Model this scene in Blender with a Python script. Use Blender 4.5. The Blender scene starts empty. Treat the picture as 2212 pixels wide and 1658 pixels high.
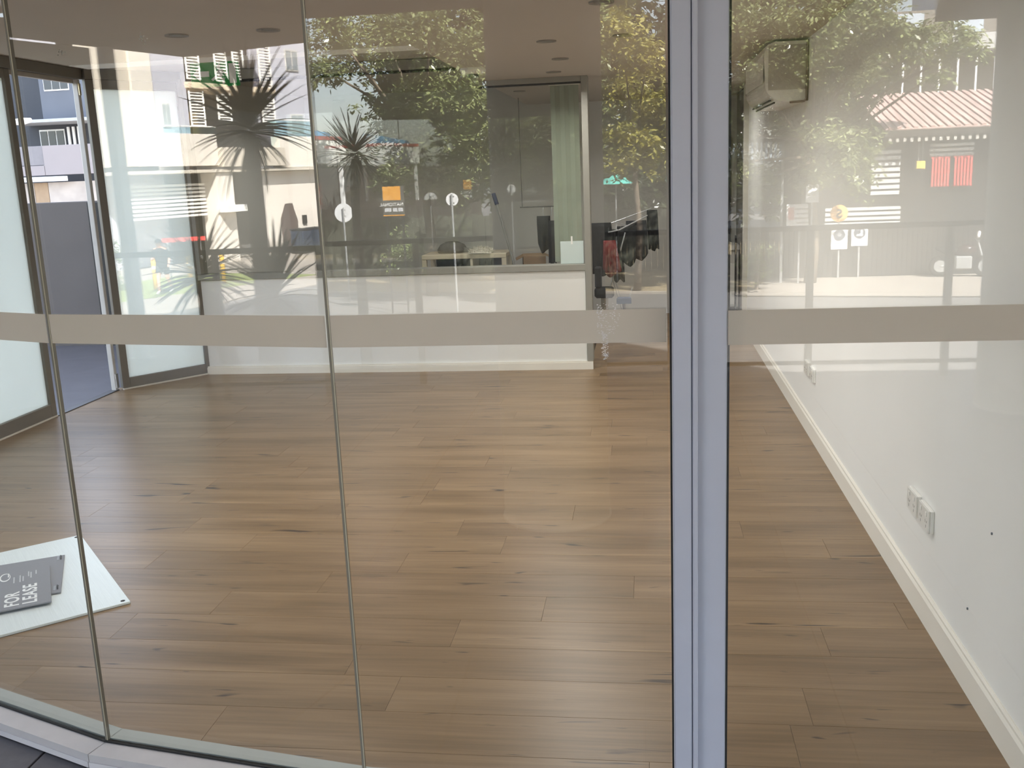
import bpy, bmesh, math, random
from mathutils import Vector, Matrix, Euler
random.seed(7)
SC = bpy.context.scene
COL = SC.collection
S = 1.15                     # one unit of the plan below, in metres (applied to every object at the end)
R = math.radians

# ------------------------------------------------------------------ camera
cam_d = bpy.data.cameras.new('camera')
cam = bpy.data.objects.new('camera', cam_d); COL.objects.link(cam)
cam_d.sensor_fit = 'HORIZONTAL'; cam_d.sensor_width = 36.0
cam_d.lens = 2130.07 / 2212 * 36.0
cam_d.clip_start = 0.05; cam_d.clip_end = 500
yaw, pit, rol = R(-7.947), R(12.203), R(-2.358)
fw = Vector((math.sin(yaw)*math.cos(pit), math.cos(yaw)*math.cos(pit), -math.sin(pit)))
rt = Vector((math.cos(yaw), -math.sin(yaw), 0)); up = rt.cross(fw)
rt2 = math.cos(rol)*rt + math.sin(rol)*up; up2 = -math.sin(rol)*rt + math.cos(rol)*up
cm = Matrix((rt2, up2, -fw)).transposed().to_4x4(); cm.translation = (0, 0, 1.4)
cam.matrix_world = cm
SC.camera = cam

# ------------------------------------------------------------------ sky, sun, exposure
SUN_EL, SUN_DIR = R(44), Vector((0.68, 0.73, 0)).normalized()
w = bpy.data.worlds.new('sky'); SC.world = w; w.use_nodes = True
nt = w.node_tree; bg = nt.nodes['Background']
sky = nt.nodes.new('ShaderNodeTexSky'); sky.sky_type = 'NISHITA'; sky.sun_disc = False
sky.sun_elevation = SUN_EL; sky.sun_rotation = math.atan2(SUN_DIR.x, SUN_DIR.y)
sky.air_density = 1.0; sky.dust_density = 1.6; sky.ozone_density = 1.0
hs_ = nt.nodes.new('ShaderNodeHueSaturation'); hs_.inputs['Saturation'].default_value = .62
nt.links.new(sky.outputs[0], hs_.inputs['Color']); nt.links.new(hs_.outputs[0], bg.inputs[0]); bg.inputs[1].default_value = 0.5
sd = bpy.data.lights.new('sun', 'SUN'); sd.energy = 23.0; sd.angle = R(0.6); sd.color = (1, 0.965, 0.91)
so = bpy.data.objects.new('sun', sd); COL.objects.link(so)
tosun = Vector((SUN_DIR.x*math.cos(SUN_EL), SUN_DIR.y*math.cos(SUN_EL), math.sin(SUN_EL)))
so.rotation_euler = tosun.to_track_quat('Z', 'Y').to_euler(); so.location = (0, 0, 30)
vs = SC.view_settings
vs.view_transform = 'Standard'; vs.look = 'None'; vs.gamma = 1.0; vs.use_curve_mapping = False
vs.exposure = 1.3
cy = SC.cycles
cy.use_denoising = True; cy.max_bounces = 7; cy.diffuse_bounces = 4; cy.transparent_max_bounces = 12
cy.glossy_bounces = 3; cy.sample_clamp_indirect = 8.0; cy.caustics_reflective = False; cy.caustics_refractive = False

# ------------------------------------------------------------------ materials
def srgb(r, g, b):
    f = lambda c: (c/255/12.92 if c/255 <= .04045 else ((c/255+.055)/1.055)**2.4)
    return (f(r), f(g), f(b))
MATS = {}
def mat(name, col, rough=.6, metal=0., var=.06, scale=6., bump=0., spec=.4, stretch=None, detail=3.):
    """procedural paint-like material: base colour with a faint noise mottle and optional relief"""
    if name in MATS: return MATS[name]
    m = bpy.data.materials.new(name); m.use_nodes = True; MATS[name] = m
    n, l = m.node_tree.nodes, m.node_tree.links
    p = n['Principled BSDF']
    tc = n.new('ShaderNodeTexCoord'); mp = n.new('ShaderNodeMapping')
    if stretch: mp.inputs['Scale'].default_value = stretch
    l.new(tc.outputs['Object'], mp.inputs[0])
    nz = n.new('ShaderNodeTexNoise'); nz.inputs['Scale'].default_value = scale; nz.inputs['Detail'].default_value = detail
    l.new(mp.outputs[0], nz.inputs['Vector'])
    rp = n.new('ShaderNodeValToRGB'); rp.color_ramp.elements[0].position = .3; rp.color_ramp.elements[1].position = .7
    a = tuple(max(0, c*(1-var)) for c in col); b = tuple(min(1, c*(1+var)) for c in col)
    rp.color_ramp.elements[0].color = (*a, 1); rp.color_ramp.elements[1].color = (*b, 1)
    l.new(nz.outputs['Fac'], rp.inputs[0]); l.new(rp.outputs[0], p.inputs['Base Color'])
    p.inputs['Roughness'].default_value = rough; p.inputs['Metallic'].default_value = metal
    p.inputs['Specular IOR Level'].default_value = spec
    if bump:
        bp = n.new('ShaderNodeBump'); bp.inputs['Strength'].default_value = bump; bp.inputs['Distance'].default_value = .01
        l.new(nz.outputs['Fac'], bp.inputs['Height']); l.new(bp.outputs[0], p.inputs['Normal'])
    return m

def glass_mat(name, f0=.05, tint=(.95, .975, .955), dust=0.0, rough=0.0):
    """thin sheet glass: Schlick mirror reflection over clear transmission, with a trace of surface dust"""
    m = bpy.data.materials.new(name); m.use_nodes = True; MATS[name] = m
    n, l = m.node_tree.nodes, m.node_tree.links
    n.remove(n['Principled BSDF']); out = n['Material Output']
    g = n.new('ShaderNodeNewGeometry')
    dt = n.new('ShaderNodeVectorMath'); dt.operation = 'DOT_PRODUCT'
    l.new(g.outputs['Normal'], dt.inputs[0]); l.new(g.outputs['Incoming'], dt.inputs[1])
    def M(op, a, b=None):
        x = n.new('ShaderNodeMath'); x.operation = op
        for i, v in enumerate((a, b)):
            if v is None: continue
            if isinstance(v, (int, float)): x.inputs[i].default_value = v
            else: l.new(v, x.inputs[i])
        return x.outputs[0]
    c = M('ABSOLUTE', dt.outputs['Value']); k = M('POWER', M('SUBTRACT', 1.0, c), 5.0)
    fac = M('ADD', M('MULTIPLY', k, 1-f0), f0)
    tr = n.new('ShaderNodeBsdfTransparent'); tr.inputs[0].default_value = (*tint, 1)
    gl = n.new('ShaderNodeBsdfGlossy'); gl.inputs['Roughness'].default_value = rough
    mx = n.new('ShaderNodeMixShader'); l.new(fac, mx.inputs[0]); l.new(tr.outputs[0], mx.inputs[1]); l.new(gl.outputs[0], mx.inputs[2])
    res = mx.outputs[0]
    if dust:
        df = n.new('ShaderNodeBsdfDiffuse'); df.inputs[0].default_value = (.75, .72, .66, 1)
        tcd = n.new('ShaderNodeTexCoord'); nz = n.new('ShaderNodeTexNoise'); nz.inputs['Scale'].default_value = 2.5; nz.inputs['Detail'].default_value = 4
        l.new(tcd.outputs['Object'], nz.inputs['Vector'])
        m2 = n.new('ShaderNodeMixShader'); l.new(M('MULTIPLY', nz.outputs['Fac'], dust*2), m2.inputs[0])
        l.new(res, m2.inputs[1]); l.new(df.outputs[0], m2.inputs[2]); res = m2.outputs[0]
    l.new(res, out.inputs[0])
    return m

def film_mat(name, col, trans=.5, clear=.0):
    """frosted film or acid-etched glass: part scattering back, part letting diffused light through"""
    m = bpy.data.materials.new(name); m.use_nodes = True; MATS[name] = m
    n, l = m.node_tree.nodes, m.node_tree.links
    n.remove(n['Principled BSDF']); out = n['Material Output']
    tc = n.new('ShaderNodeTexCoord'); nz = n.new('ShaderNodeTexNoise'); nz.inputs['Scale'].default_value = 3
    l.new(tc.outputs['Object'], nz.inputs['Vector'])
    rp = n.new('ShaderNodeValToRGB')
    rp.color_ramp.elements[0].color = (*[c*.97 for c in col], 1); rp.color_ramp.elements[1].color = (*[min(1, c*1.03) for c in col], 1)
    l.new(nz.outputs['Fac'], rp.inputs[0])
    d = n.new('ShaderNodeBsdfDiffuse'); t = n.new('ShaderNodeBsdfTranslucent')
    l.new(rp.outputs[0], d.inputs[0]); l.new(rp.outputs[0], t.inputs[0])
    mx = n.new('ShaderNodeMixShader'); mx.inputs[0].default_value = trans
    l.new(d.outputs[0], mx.inputs[1]); l.new(t.outputs[0], mx.inputs[2])
    res = mx.outputs[0]
    if clear:
        tr = n.new('ShaderNodeBsdfTransparent'); m2 = n.new('ShaderNodeMixShader'); m2.inputs[0].default_value = clear
        l.new(res, m2.inputs[1]); l.new(tr.outputs[0], m2.inputs[2]); res = m2.outputs[0]
    l.new(res, out.inputs[0])
    return m

def wood_floor_mat():
    m = bpy.data.materials.new('spotted_gum_floorboard'); m.use_nodes = True
    n, l = m.node_tree.nodes, m.node_tree.links; p = n['Principled BSDF']
    tc = n.new('ShaderNodeTexCoord'); oi = n.new('ShaderNodeObjectInfo')
    off = n.new('ShaderNodeVectorMath'); off.operation = 'MULTIPLY_ADD'
    cb = n.new('ShaderNodeCombineXYZ'); l.new(oi.outputs['Random'], cb.inputs[0]); l.new(oi.outputs['Random'], cb.inputs[1]); l.new(oi.outputs['Random'], cb.inputs[2])
    l.new(cb.outputs[0], off.inputs[0]); off.inputs[1].default_value = (37, 11, 53); l.new(tc.outputs['Object'], off.inputs[2])
    def noise(sc, vec, det=3., rough=.55, dist=0.):
        mp = n.new('ShaderNodeMapping'); mp.inputs['Scale'].default_value = vec; l.new(off.outputs[0], mp.inputs[0])
        z = n.new('ShaderNodeTexNoise'); z.inputs['Scale'].default_value = sc; z.inputs['Detail'].default_value = det
        z.inputs['Roughness'].default_value = rough; z.inputs['Distortion'].default_value = dist
        l.new(mp.outputs[0], z.inputs['Vector']); return z.outputs['Fac']
    def ramp(src, stops):
        r = n.new('ShaderNodeValToRGB'); e = r.color_ramp.elements
        e[0].position, e[0].color = stops[0][0], (*stops[0][1], 1); e[1].position, e[1].color = stops[-1][0], (*stops[-1][1], 1)
        for ps, c in stops[1:-1]: x = e.new(ps); x.color = (*c, 1)
        l.new(src, r.inputs[0]); return r.outputs[0]
    def mix(kind, fac, a, b):
        x = n.new('ShaderNodeMixRGB'); x.blend_type = kind
        if isinstance(fac, float): x.inputs[0].default_value = fac
        else: l.new(fac, x.inputs[0])
        l.new(a, x.inputs[1])
        if isinstance(b, tuple): x.inputs[2].default_value = (*b, 1)
        else: l.new(b, x.inputs[2])
        return x.outputs[0]
    broad = ramp(noise(1.0, (1.1, 9, 1), 3, .5, .6), [(.3, WOOD[0]), (.5, WOOD[1]), (.72, WOOD[2])])
    fine = ramp(noise(1.0, (2.2, 60, 1), 4, .6), [(.3, (.82, .8, .78)), (.7, (1.1, 1.1, 1.1))])
    c = mix('MULTIPLY', 1.0, broad, fine)
    tone = ramp(oi.outputs['Random'], [(0, (.94, .93, .92)), (.5, (1, 1, 1)), (1, (1.05, 1.04, 1.02))])
    c = mix('MULTIPLY', 1.0, c, tone)
    # short dark gum veins
    kn = ramp(noise(1.0, (3.4, 24, 1), 2, .4, 1.4), [(.675, (0, 0, 0)), (.76, (1, 1, 1))])
    c = mix('MIX', kn, c, (.05, .03, .018))
    l.new(c, p.inputs['Base Color'])
    p.inputs['Roughness'].default_value = .34; p.inputs['Specular IOR Level'].default_value = .45
    bp = n.new('ShaderNodeBump'); bp.inputs['Strength'].default_value = .05; bp.inputs['Distance'].default_value = .002
    l.new(noise(1.0, (3, 70, 1), 3), bp.inputs['Height']); l.new(bp.outputs[0], p.inputs['Normal'])
    return m
WOOD = ((.186, .118, .056), (.244, .157, .080), (.304, .202, .110))
M_WOOD = wood_floor_mat()

def leaf_mat(name, c1, c2):
    m = bpy.data.materials.new(name); m.use_nodes = True; MATS[name] = m
    n, l = m.node_tree.nodes, m.node_tree.links; n.remove(n['Principled BSDF']); out = n['Material Output']
    tc = n.new('ShaderNodeTexCoord'); nz = n.new('ShaderNodeTexNoise'); nz.inputs['Scale'].default_value = 2.2; nz.inputs['Detail'].default_value = 5
    l.new(tc.outputs['Object'], nz.inputs['Vector'])
    rp = n.new('ShaderNodeValToRGB'); rp.color_ramp.elements[0].position = .35; rp.color_ramp.elements[1].position = .65
    rp.color_ramp.elements[0].color = (*c1, 1); rp.color_ramp.elements[1].color = (*c2, 1); l.new(nz.outputs['Fac'], rp.inputs[0])
    d = n.new('ShaderNodeBsdfDiffuse'); t = n.new('ShaderNodeBsdfTranslucent'); g = n.new('ShaderNodeBsdfGlossy'); g.inputs['Roughness'].default_value = .35
    l.new(rp.outputs[0], d.inputs[0]); l.new(rp.outputs[0], t.inputs[0])
    a = n.new('ShaderNodeMixShader'); a.inputs[0].default_value = .3; l.new(d.outputs[0], a.inputs[1]); l.new(t.outputs[0], a.inputs[2])
    b = n.new('ShaderNodeMixShader'); b.inputs[0].default_value = .10; l.new(a.outputs[0], b.inputs[1]); l.new(g.outputs[0], b.inputs[2])
    l.new(b.outputs[0], out.inputs[0]); return m

M_GLASS = glass_mat('shopfront_glass', .05, (.985, .99, .98), dust=.004)
M_GLASS_IN = glass_mat('partition_glass', .02, (.97, .98, .97))
M_GLASS_FAR = glass_mat('balcony_glass', .06, (.7, .85, .88))
M_BAND = film_mat('frosted_safety_film', srgb(224, 217, 207), .5)
M_FROST = film_mat('etched_glass', (.90, .92, .88), .55)
M_ALU = mat('silver_aluminium_sill', srgb(196, 190, 188), .45, .0, .03, 20)
M_ALU_IN = mat('inner_aluminium_sill', srgb(168, 172, 166), .45, 0, .03, 20)
M_BLUE = mat('powder_coated_mullion', srgb(180, 182, 194), .42, 0, .02, 14)
M_BLACK = mat('black_rubber_gasket', (.012, .011, .010), .7)
M_SIL = mat('grey_silicone_joint', srgb(118, 112, 100), .5)
M_SIL2 = mat('polished_glass_edge', srgb(190, 182, 160), .3)
M_FRAME = mat('champagne_grey_aluminium', srgb(150, 147, 138), .45, 0, .03, 15)
M_FRAME_D = mat('bronze_grey_aluminium', srgb(120, 114, 104), .45, 0, .03, 15)
M_WALL = mat('off_white_wall_paint', srgb(236, 234, 229), .75, 0, .015, 3, .02)
M_WALLG = mat('pale_grey_wall_paint', srgb(205, 202, 196), .8, 0, .02, 3)
M_SKIRT = mat('cream_skirting_paint', srgb(236, 230, 218), .45, 0, .02, 4)
M_CEIL = mat('white_ceiling_paint', srgb(200, 191, 181), .85, 0, .015, 3)
M_TRIM = mat('bright_ceiling_trim', srgb(246, 245, 242), .6)
M_PAVER = mat('charcoal_paver', srgb(92, 88, 90), .6, 0, .10, 30, .15)
M_WHITE = mat('white_plastic', srgb(240, 238, 232), .4)
M_DARK = mat('black_cloth', (.012, .012, .013), .9, 0, .3, 20)
M_DARK2 = mat('charcoal_cloth', (.022, .022, .024), .9, 0, .3, 20)
M_RED = mat('dark_red_cloth', (.16, .018, .018), .85, 0, .2, 20)

# ------------------------------------------------------------------ mesh helpers
class MB:
    def __init__(s): s.v, s.f = [], []
    def add(s, vs, fs):
        o = len(s.v); s.v += [tuple(v) for v in vs]; s.f += [tuple(i+o for i in f) for f in fs]; return s
    def box(s, x0, x1, y0, y1, z0, z1, m=None, ch=0.):
        if ch:
            xs, ys, zs = (x0, x1), (y0, y1), (z0, z1)
            bm = bmesh.new(); bmesh.ops.create_cube(bm, size=1)
            for v in bm.verts: v.co = (xs[v.co.x > 0], ys[v.co.y > 0], zs[v.co.z > 0])
            bmesh.ops.bevel(bm, geom=bm.edges[:], offset=ch, segments=1, affect='EDGES')
            bm.verts.index_update(); vs = [v.co.copy() for v in bm.verts]; fs = [[v.index for v in f.verts] for f in bm.faces]; bm.free()
        else:
            vs = [Vector(c) for c in ((x0,y0,z0),(x1,y0,z0),(x1,y1,z0),(x0,y1,z0),(x0,y0,z1),(x1,y0,z1),(x1,y1,z1),(x0,y1,z1))]
            fs = [(0,3,2,1),(4,5,6,7),(0,1,5,4),(1,2,6,5),(2,3,7,6),(3,0,4,7)]
        if m is not None: vs = [m @ v for v in vs]
        return s.add(vs, fs)
    def prism(s, pts, z0, z1, m=None):
        """polygon (counter-clockwise in xy) extruded along z"""
        k = len(pts)
        vs = [Vector((x, y, z0)) for x, y in pts] + [Vector((x, y, z1)) for x, y in pts]
        fs = [tuple(reversed(range(k))), tuple(range(k, 2*k))] + [(i, (i+1) % k, (i+1) % k+k, i+k) for i in range(k)]
        if m is not None: vs = [m @ v for v in vs]
        return s.add(vs, fs)
    def tube(s, pts, r, seg=8, caps=True):
        pts = [Vector(p) for p in pts]; k = len(pts)
        rs = r if isinstance(r, (list, tuple)) else [r]*k
        vs, fs = [], []
        ref = None
        for i, p in enumerate(pts):
            t = (pts[min(i+1, k-1)] - pts[max(i-1, 0)]).normalized()
            if ref is None: ref = Vector((0, 0, 1)) if abs(t.z) < .9 else Vector((1, 0, 0))
            a = t.cross(ref).normalized(); b = a.cross(t).normalized(); ref = b if False else ref
            for j in range(seg):
                th = 2*math.pi*j/seg; vs.append(p + (a*math.cos(th) + b*math.sin(th))*rs[i])
        for i in range(k-1):
            for j in range(seg):
                fs.append((i*seg+j, i*seg+(j+1) % seg, (i+1)*seg+(j+1) % seg, (i+1)*seg+j))
        if caps: fs += [tuple(reversed(range(seg))), tuple(range((k-1)*seg, k*seg))]
        return s.add(vs, fs)
    def lathe(s, prof, seg=24, m=None):
        vs, fs = [], []
        for r, z in prof:
            for j in range(seg):
                th = 2*math.pi*j/seg; vs.append(Vector((r*math.cos(th), r*math.sin(th), z)))
        for i in range(len(prof)-1):
            for j in range(seg): fs.append((i*seg+j, i*seg+(j+1) % seg, (i+1)*seg+(j+1) % seg, (i+1)*seg+j))
        fs += [tuple(reversed(range(seg))), tuple(range((len(prof)-1)*seg, len(prof)*seg))]
        if m is not None: vs = [m @ v for v in vs]
        return s.add(vs, fs)
    def mesh(s, name, smooth=False):
        me = bpy.data.meshes.new(name); me.from_pydata(s.v, [], s.f); me.update()
        bm = bmesh.new(); bm.from_mesh(me); bmesh.ops.recalc_face_normals(bm, faces=bm.faces); bm.to_mesh(me); bm.free()
        if smooth:
            for p in me.polygons: p.use_smooth = True
        return me
    def build(s, name, m, parent=None, smooth=False, loc=None, rot=None):
        me = s.mesh(name, smooth); me.materials.append(m)
        return link(name, me, parent, loc, rot)
def link(name, data, parent=None, loc=None, rot=None):
    o = bpy.data.objects.new(name, data); COL.objects.link(o)
    if loc is not None: o.location = loc
    if rot is not None: o.rotation_euler = rot
    if parent: o.parent = parent
    return o
def tag(o, label=None, cat=None, group=None, kind=None):
    if label: o['label'] = label
    if cat: o['category'] = cat
    if group: o['group'] = group
    if kind: o['kind'] = kind
    return o
def empty(name, loc=(0, 0, 0), rz=0., label=None, cat=None, group=None, kind=None):
    o = link(name, None, None, loc, (0, 0, rz)); o.empty_display_size = .1
    return tag(o, label, cat, group, kind)
def B(name, x0, x1, y0, y1, z0, z1, m, parent=None, ch=0., **k):
    """box whose origin sits at the centre of its base"""
    cx, cy_, = (x0+x1)/2, (y0+y1)/2
    o = MB().box(x0-cx, x1-cx, y0-cy_, y1-cy_, 0, z1-z0, None, ch).build(name, m, parent, loc=(cx, cy_, z0)); return tag(o, **k)
def frame_mat(origin, xd, yd):
    xd = Vector(xd).normalized(); yd = Vector(yd).normalized(); zd = xd.cross(yd)
    mm = Matrix((xd, yd, zd)).transposed().to_4x4(); mm.translation = origin; return mm
def lettering(txt, size, mw, m, parent, ext=.0006, align='LEFT', name='lettering', bold=0.):
    c = bpy.data.curves.new(name, 'FONT'); c.body = txt; c.size = size; c.extrude = ext; c.align_x = align; c.offset = bold; c.space_character = 1.12 if bold else 1.0
    tmp = bpy.data.objects.new(name, c); COL.objects.link(tmp); bpy.context.view_layer.update()
    me = bpy.data.meshes.new_from_object(tmp.evaluated_get(bpy.context.evaluated_depsgraph_get())); bpy.data.objects.remove(tmp); me.name = name
    me.materials.clear(); me.materials.append(m); o = bpy.data.objects.new(name, me); COL.objects.link(o)
    o.parent = parent
    o.matrix_parent_inverse = Matrix(); o.matrix_basis = (parent.matrix_basis.inverted() @ mw)
    return o

# ================================================================== THE SETTING
# glazing line of the curved shopfront, left to right (plan points)
GP = [(-3.30, 3.22), (-2.71, 2.76), (-2.077, 2.397), (-1.395, 2.137), (-.672, 2.012), (.047, 2.012)]
# ---- floor and floorboards
floor = tag(MB().prism([(-3.72, 3.6), (-3.30, 3.22), (-2.71, 2.76), (-2.077, 2.397), (-1.395, 2.137), (-.672, 2.012), (.047, 2.02), (.15, 1.97), (.84, 1.97), (.84, 9.6), (-3.72, 9.6)], -.039, -.012).build('floor', mat('floor_underlay', (.05, .035, .02), .9)), kind='structure')
PW, ROW0 = .1843, 2.325
joints = {-1: [-1.147, .35], 0: [-1.813, -.705, .408], 1: [-1.987, -.873, .2], 2: [-1.70, -.599, .517], 3: [-1.449, -.340, .775],
          4: [-1.14, -.05], 5: [-1.872, -.9, .1], 6: [-1.572, -.55, .648], 7: [-1.897, -.75, .36], 8: [-.306, -1.3], 9: [-.98, .18],
          10: [-2.06, -.965, .1], 11: [-1.668, -.65, .42], 12: [-.784, -1.78, .2], 13: [-1.904, -.178], 14: [-1.2, .0], 15: [-1.388, -.3, .62]}
def inside_cut(bm):
    for (a, b) in zip(GP[:-1], GP[1:]):
        a, b = Vector((*a, 0)), Vector((*b, 0)); d = (b-a).normalized(); nrm = Vector((-d.y, d.x, 0))
        bmesh.ops.bisect_plane(bm, geom=bm.verts[:]+bm.edges[:]+bm.faces[:], plane_co=a + nrm*.055, plane_no=nrm, clear_inner=True)
        ed = [e for e in bm.edges if len(e.link_faces) < 2]
        if ed: bmesh.ops.holes_fill(bm, edges=ed)
for k in range(-2, 39):
    y0 = ROW0 + k*PW; y1 = y0 + PW
    xl, xr = -3.72, .835
    if y0 > 6.8: xl = -.40
    js = joints.get(k, None)
    if js is None:
        o0 = random.uniform(0, 1.1); js = [xl + o0 + i*1.12 for i in range(6)]
    js = sorted(x for x in js if xl+.05 < x < xr-.05)
    while js and js[0] - xl > 1.35: js.insert(0, js[0]-1.12)
    while js and xr - js[-1] > 1.35: js.append(js[-1]+1.12)
    xs = [xl] + [x for x in js if xl+.04 < x < xr-.04] + [xr]
    for a, b in zip(xs[:-1], xs[1:]):
        bm = bmesh.new(); bmesh.ops.create_cube(bm, size=1)
        g = .00025
        for v in bm.verts: v.co = (a+g if v.co.x < 0 else b-g, y0+g if v.co.y < 0 else y1-g, -.012 if v.co.z < 0 else 0)
        te = [e for e in bm.edges if all(v.co.z > -.001 for v in e.verts)]
        bmesh.ops.bevel(bm, geom=te, offset=.0006, segments=1, affect='EDGES')
        if y0 < 3.6: inside_cut(bm)
        if not bm.faces: bm.free(); continue
        cx = (a+b)/2
        for v in bm.verts: v.co.x -= cx; v.co.y -= y0
        me = bpy.data.meshes.new('plank'); bm.to_mesh(me); bm.free(); me.materials.append(M_WOOD)
        link('plank', me, floor, (cx, y0, 0))

# ---- ceiling: low slab with a raised tray over the rear left corner
ceil = MB()
ceil.prism([(-2.84, 2.9), (-2.0, 2.42), (-1.35, 2.17), (-.66, 2.04), (.83, 2.04), (.83, 4.82), (-2.84, 4.82)], 2.0, 2.3)
ceil.box(-1.09, .84, 4.82, 9.6, 2.0, 2.3)
ceiling = tag(ceil.build('ceiling', M_CEIL), kind='structure')
tag(MB().box(-3.75, -1.09, 4.82, 9.6, 2.17, 2.32).box(-3.75, -2.84, 2.9, 4.82, 2.17, 2.32).build('ceiling', M_CEIL), kind='structure')
tag(MB().box(-2.84, -1.09, 4.82, 5.0, 1.998, 2.16).build('trim_1', M_TRIM), kind='structure')
# ---- right-hand wall and its skirting
wall_r = tag(MB().box(.84, 1.0, 1.93, 8.37, -.14, 2.3).build('wall_right', M_WALL), kind='structure')
sk = MB()
pr = [(0, 0), (-.0145, 0), (-.0145, .078), (-.009, .086), (-.009, .0935), (-.004, .0985), (0, .0985)]
def extrude_profile(mb, pr, y0, y1, x0):
    k = len(pr); vs = [(x0+a, y, z) for y in (y0, y1) for a, z in pr]
    mb.add(vs, [tuple(range(k)), tuple(reversed(range(k, 2*k)))] + [(i, i+k, (i+1) % k+k, (i+1) % k) for i in range(k)])
extrude_profile(sk, pr, 2.02, 8.36, .8405)
tag(sk.build('baseboard_right', M_SKIRT), kind='structure')
for (y, z, h) in ((2.426, .479, .012), (2.567, .214, .009)):
    MB().lathe([(.0035, 0), (.0035, .003), (.0015, .0035)], 8).build('wall_plug', mat('grey_wall_plug', srgb(110, 116, 125), .6), wall_r, loc=(.84, y, z), rot=(0, R(-90), 0))
# rear end of the wall: door jamb
tag(MB().box(.80, .855, 8.37, 8.41, 0, 2.0, None, .004).build('trim_2', mat('pale_jamb', srgb(205, 200, 190), .5)), kind='structure')
wall_j = tag(MB().box(.855, .99, 8.41, 9.6, 0, 2.0).build('wall_jamb', mat('mid_grey_wall', srgb(150, 146, 140), .8)), kind='structure')  # side wall past the jamb, in a mid grey
tag(MB().box(-3.75, 1.0, 9.6, 9.75, -.14, 2.32).build('wall_rear', M_WALLG), kind='structure')
tag(MB().box(-3.42, -3.27, 6.95, 9.6, -.14, 2.32).build('wall_store', M_WALLG), kind='structure')
# ---- low rear wall with the glazed partition above it
tag(MB().box(-3.26, -.414, 6.885, 6.97, 0, .70, None, .002).build('wall_back', M_WALL), kind='structure')
sk = MB().box(-3.26, -.372, 6.868, 6.884, 0, .05).box(-3.26, -.372, 6.872, 6.884, .05, .060)
tag(sk.build('baseboard_back', M_SKIRT), kind='structure')
part = empty('window_7', (0, 0, 0), kind='structure')
def P(name, x0, x1, y0, y1, z0, z1, m=M_FRAME, ch=.002, par=part): return B(name, x0, x1, y0, y1, z0, z1, m, par, ch)
P('sill', -3.26, -.402, 6.868, 6.985, .702, .745)
P('post', -.412, -.368, 6.866, 6.99, .0605, 2.0)
P('post', -3.262, -3.222, 6.868, 6.985, .746, 2.12)
P('header', -1.11, -.413, 6.868, 6.985, 1.966, 2.0)
P('header', -3.22, -1.1105, 6.868, 6.985, 2.10, 2.165)
P('track', -3.22, -1.12, 6.90, 6.95, 2.085, 2.0995, M_BLACK, 0)
P('track', -1.11, -.413, 6.90, 6.95, 1.956, 1.9655, M_BLACK, 0)
for i, (a, b) in enumerate(((-3.221, -2.30), (-2.298, -1.79), (-1.788, -1.112), (-1.108, -.414))):
    B('pane', a, b, 6.92, 6.928, .746, 2.084 if i < 3 else 1.955, M_GLASS_IN, part)
# ---- left side: door frame, frosted sidelight, frosted return panel
left = empty('window_6', (0, 0, 0), kind='structure')
def L(name, *a, m=M_FRAME_D, ch=.002): return B(name, *a, m, left, ch)
L('stile', -3.735, -3.685, 5.56, 5.612, .0, 2.10)
L('stile', -3.742, -3.72, 5.612, 5.635, .0, 2.10, m=mat('pale_stile', srgb(200, 196, 186), .4))
L('bottom_rail', -3.735, -3.685, 3.7, 5.559, .012, .088)
L('floor_trim', -3.70, -3.68, 3.7, 5.612, .0, .011, m=mat('bright_strip', srgb(215, 208, 195), .4))
L('top_rail', -3.735, -3.685, 3.7, 5.559, 2.045, 2.10)
L('stile', -3.735, -3.685, 3.62, 3.699, .0, 2.10)
B('frosted_pane', -3.713, -3.705, 3.7, 5.56, .089, 2.045, M_FROST, left)
door = empty('door_1', (0, 0, 0), kind='structure')
B('header', -3.745, -3.675, 3.62, 6.40, 2.102, 2.168, M_FRAME_D, door, .002)
B('track', -3.738, -3.712, 5.64, 6.33, 2.075, 2.1015, mat('pale_track', srgb(178, 172, 164), .45), door)
B('jamb', -3.725, -3.69, 6.335, 6.37, .0, 2.10, mat('pale_jamb_metal', srgb(206, 204, 200), .35), door, .003)
B('strike_plate', -3.689, -3.683, 6.34, 6.362, 2.0, 2.075, mat('brass_plate', srgb(214, 200, 165), .3, .6), door)
B('hinge', -3.689, -3.68, 6.336, 6.366, .02, .12, mat('steel_hinge', srgb(190, 188, 184), .3, .7), door)
B('threshold', -3.74, -3.68, 5.62, 6.36, -.012, .006, mat('dark_threshold', srgb(90, 88, 90), .4, .4), door)
ret = empty('window_5', (-3.665, 6.372, 0), math.atan2(6.905-6.372, -3.252+3.665), kind='structure')
LEN = math.hypot(6.905-6.372, -3.252+3.665)
def Q(name, x0, x1, y0, y1, z0, z1, m=M_FRAME_D, ch=.002): return B(name, x0, x1, y0, y1, z0, z1, m, ret, ch)
Q('stile', 0, .052, -.022, .022, .012, 2.10); Q('stile', LEN-.036, LEN, -.022, .022, .012, 2.10)
Q('bottom_rail', .0525, LEN-.0365, -.022, .022, .012, .08); Q('top_rail', .0525, LEN-.0365, -.022, .022, 2.04, 2.10)
Q('floor_trim', 0, LEN, -.03, -.012, 0, .0115, mat('bright_strip', srgb(215, 208, 195), .4)); Q('head', 0, LEN, -.03, .03, 2.101, 2.168)
Q('frosted_pane', .0525, LEN-.0365, -.004, .004, .0805, 2.0395, M_FROST, 0)

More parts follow.
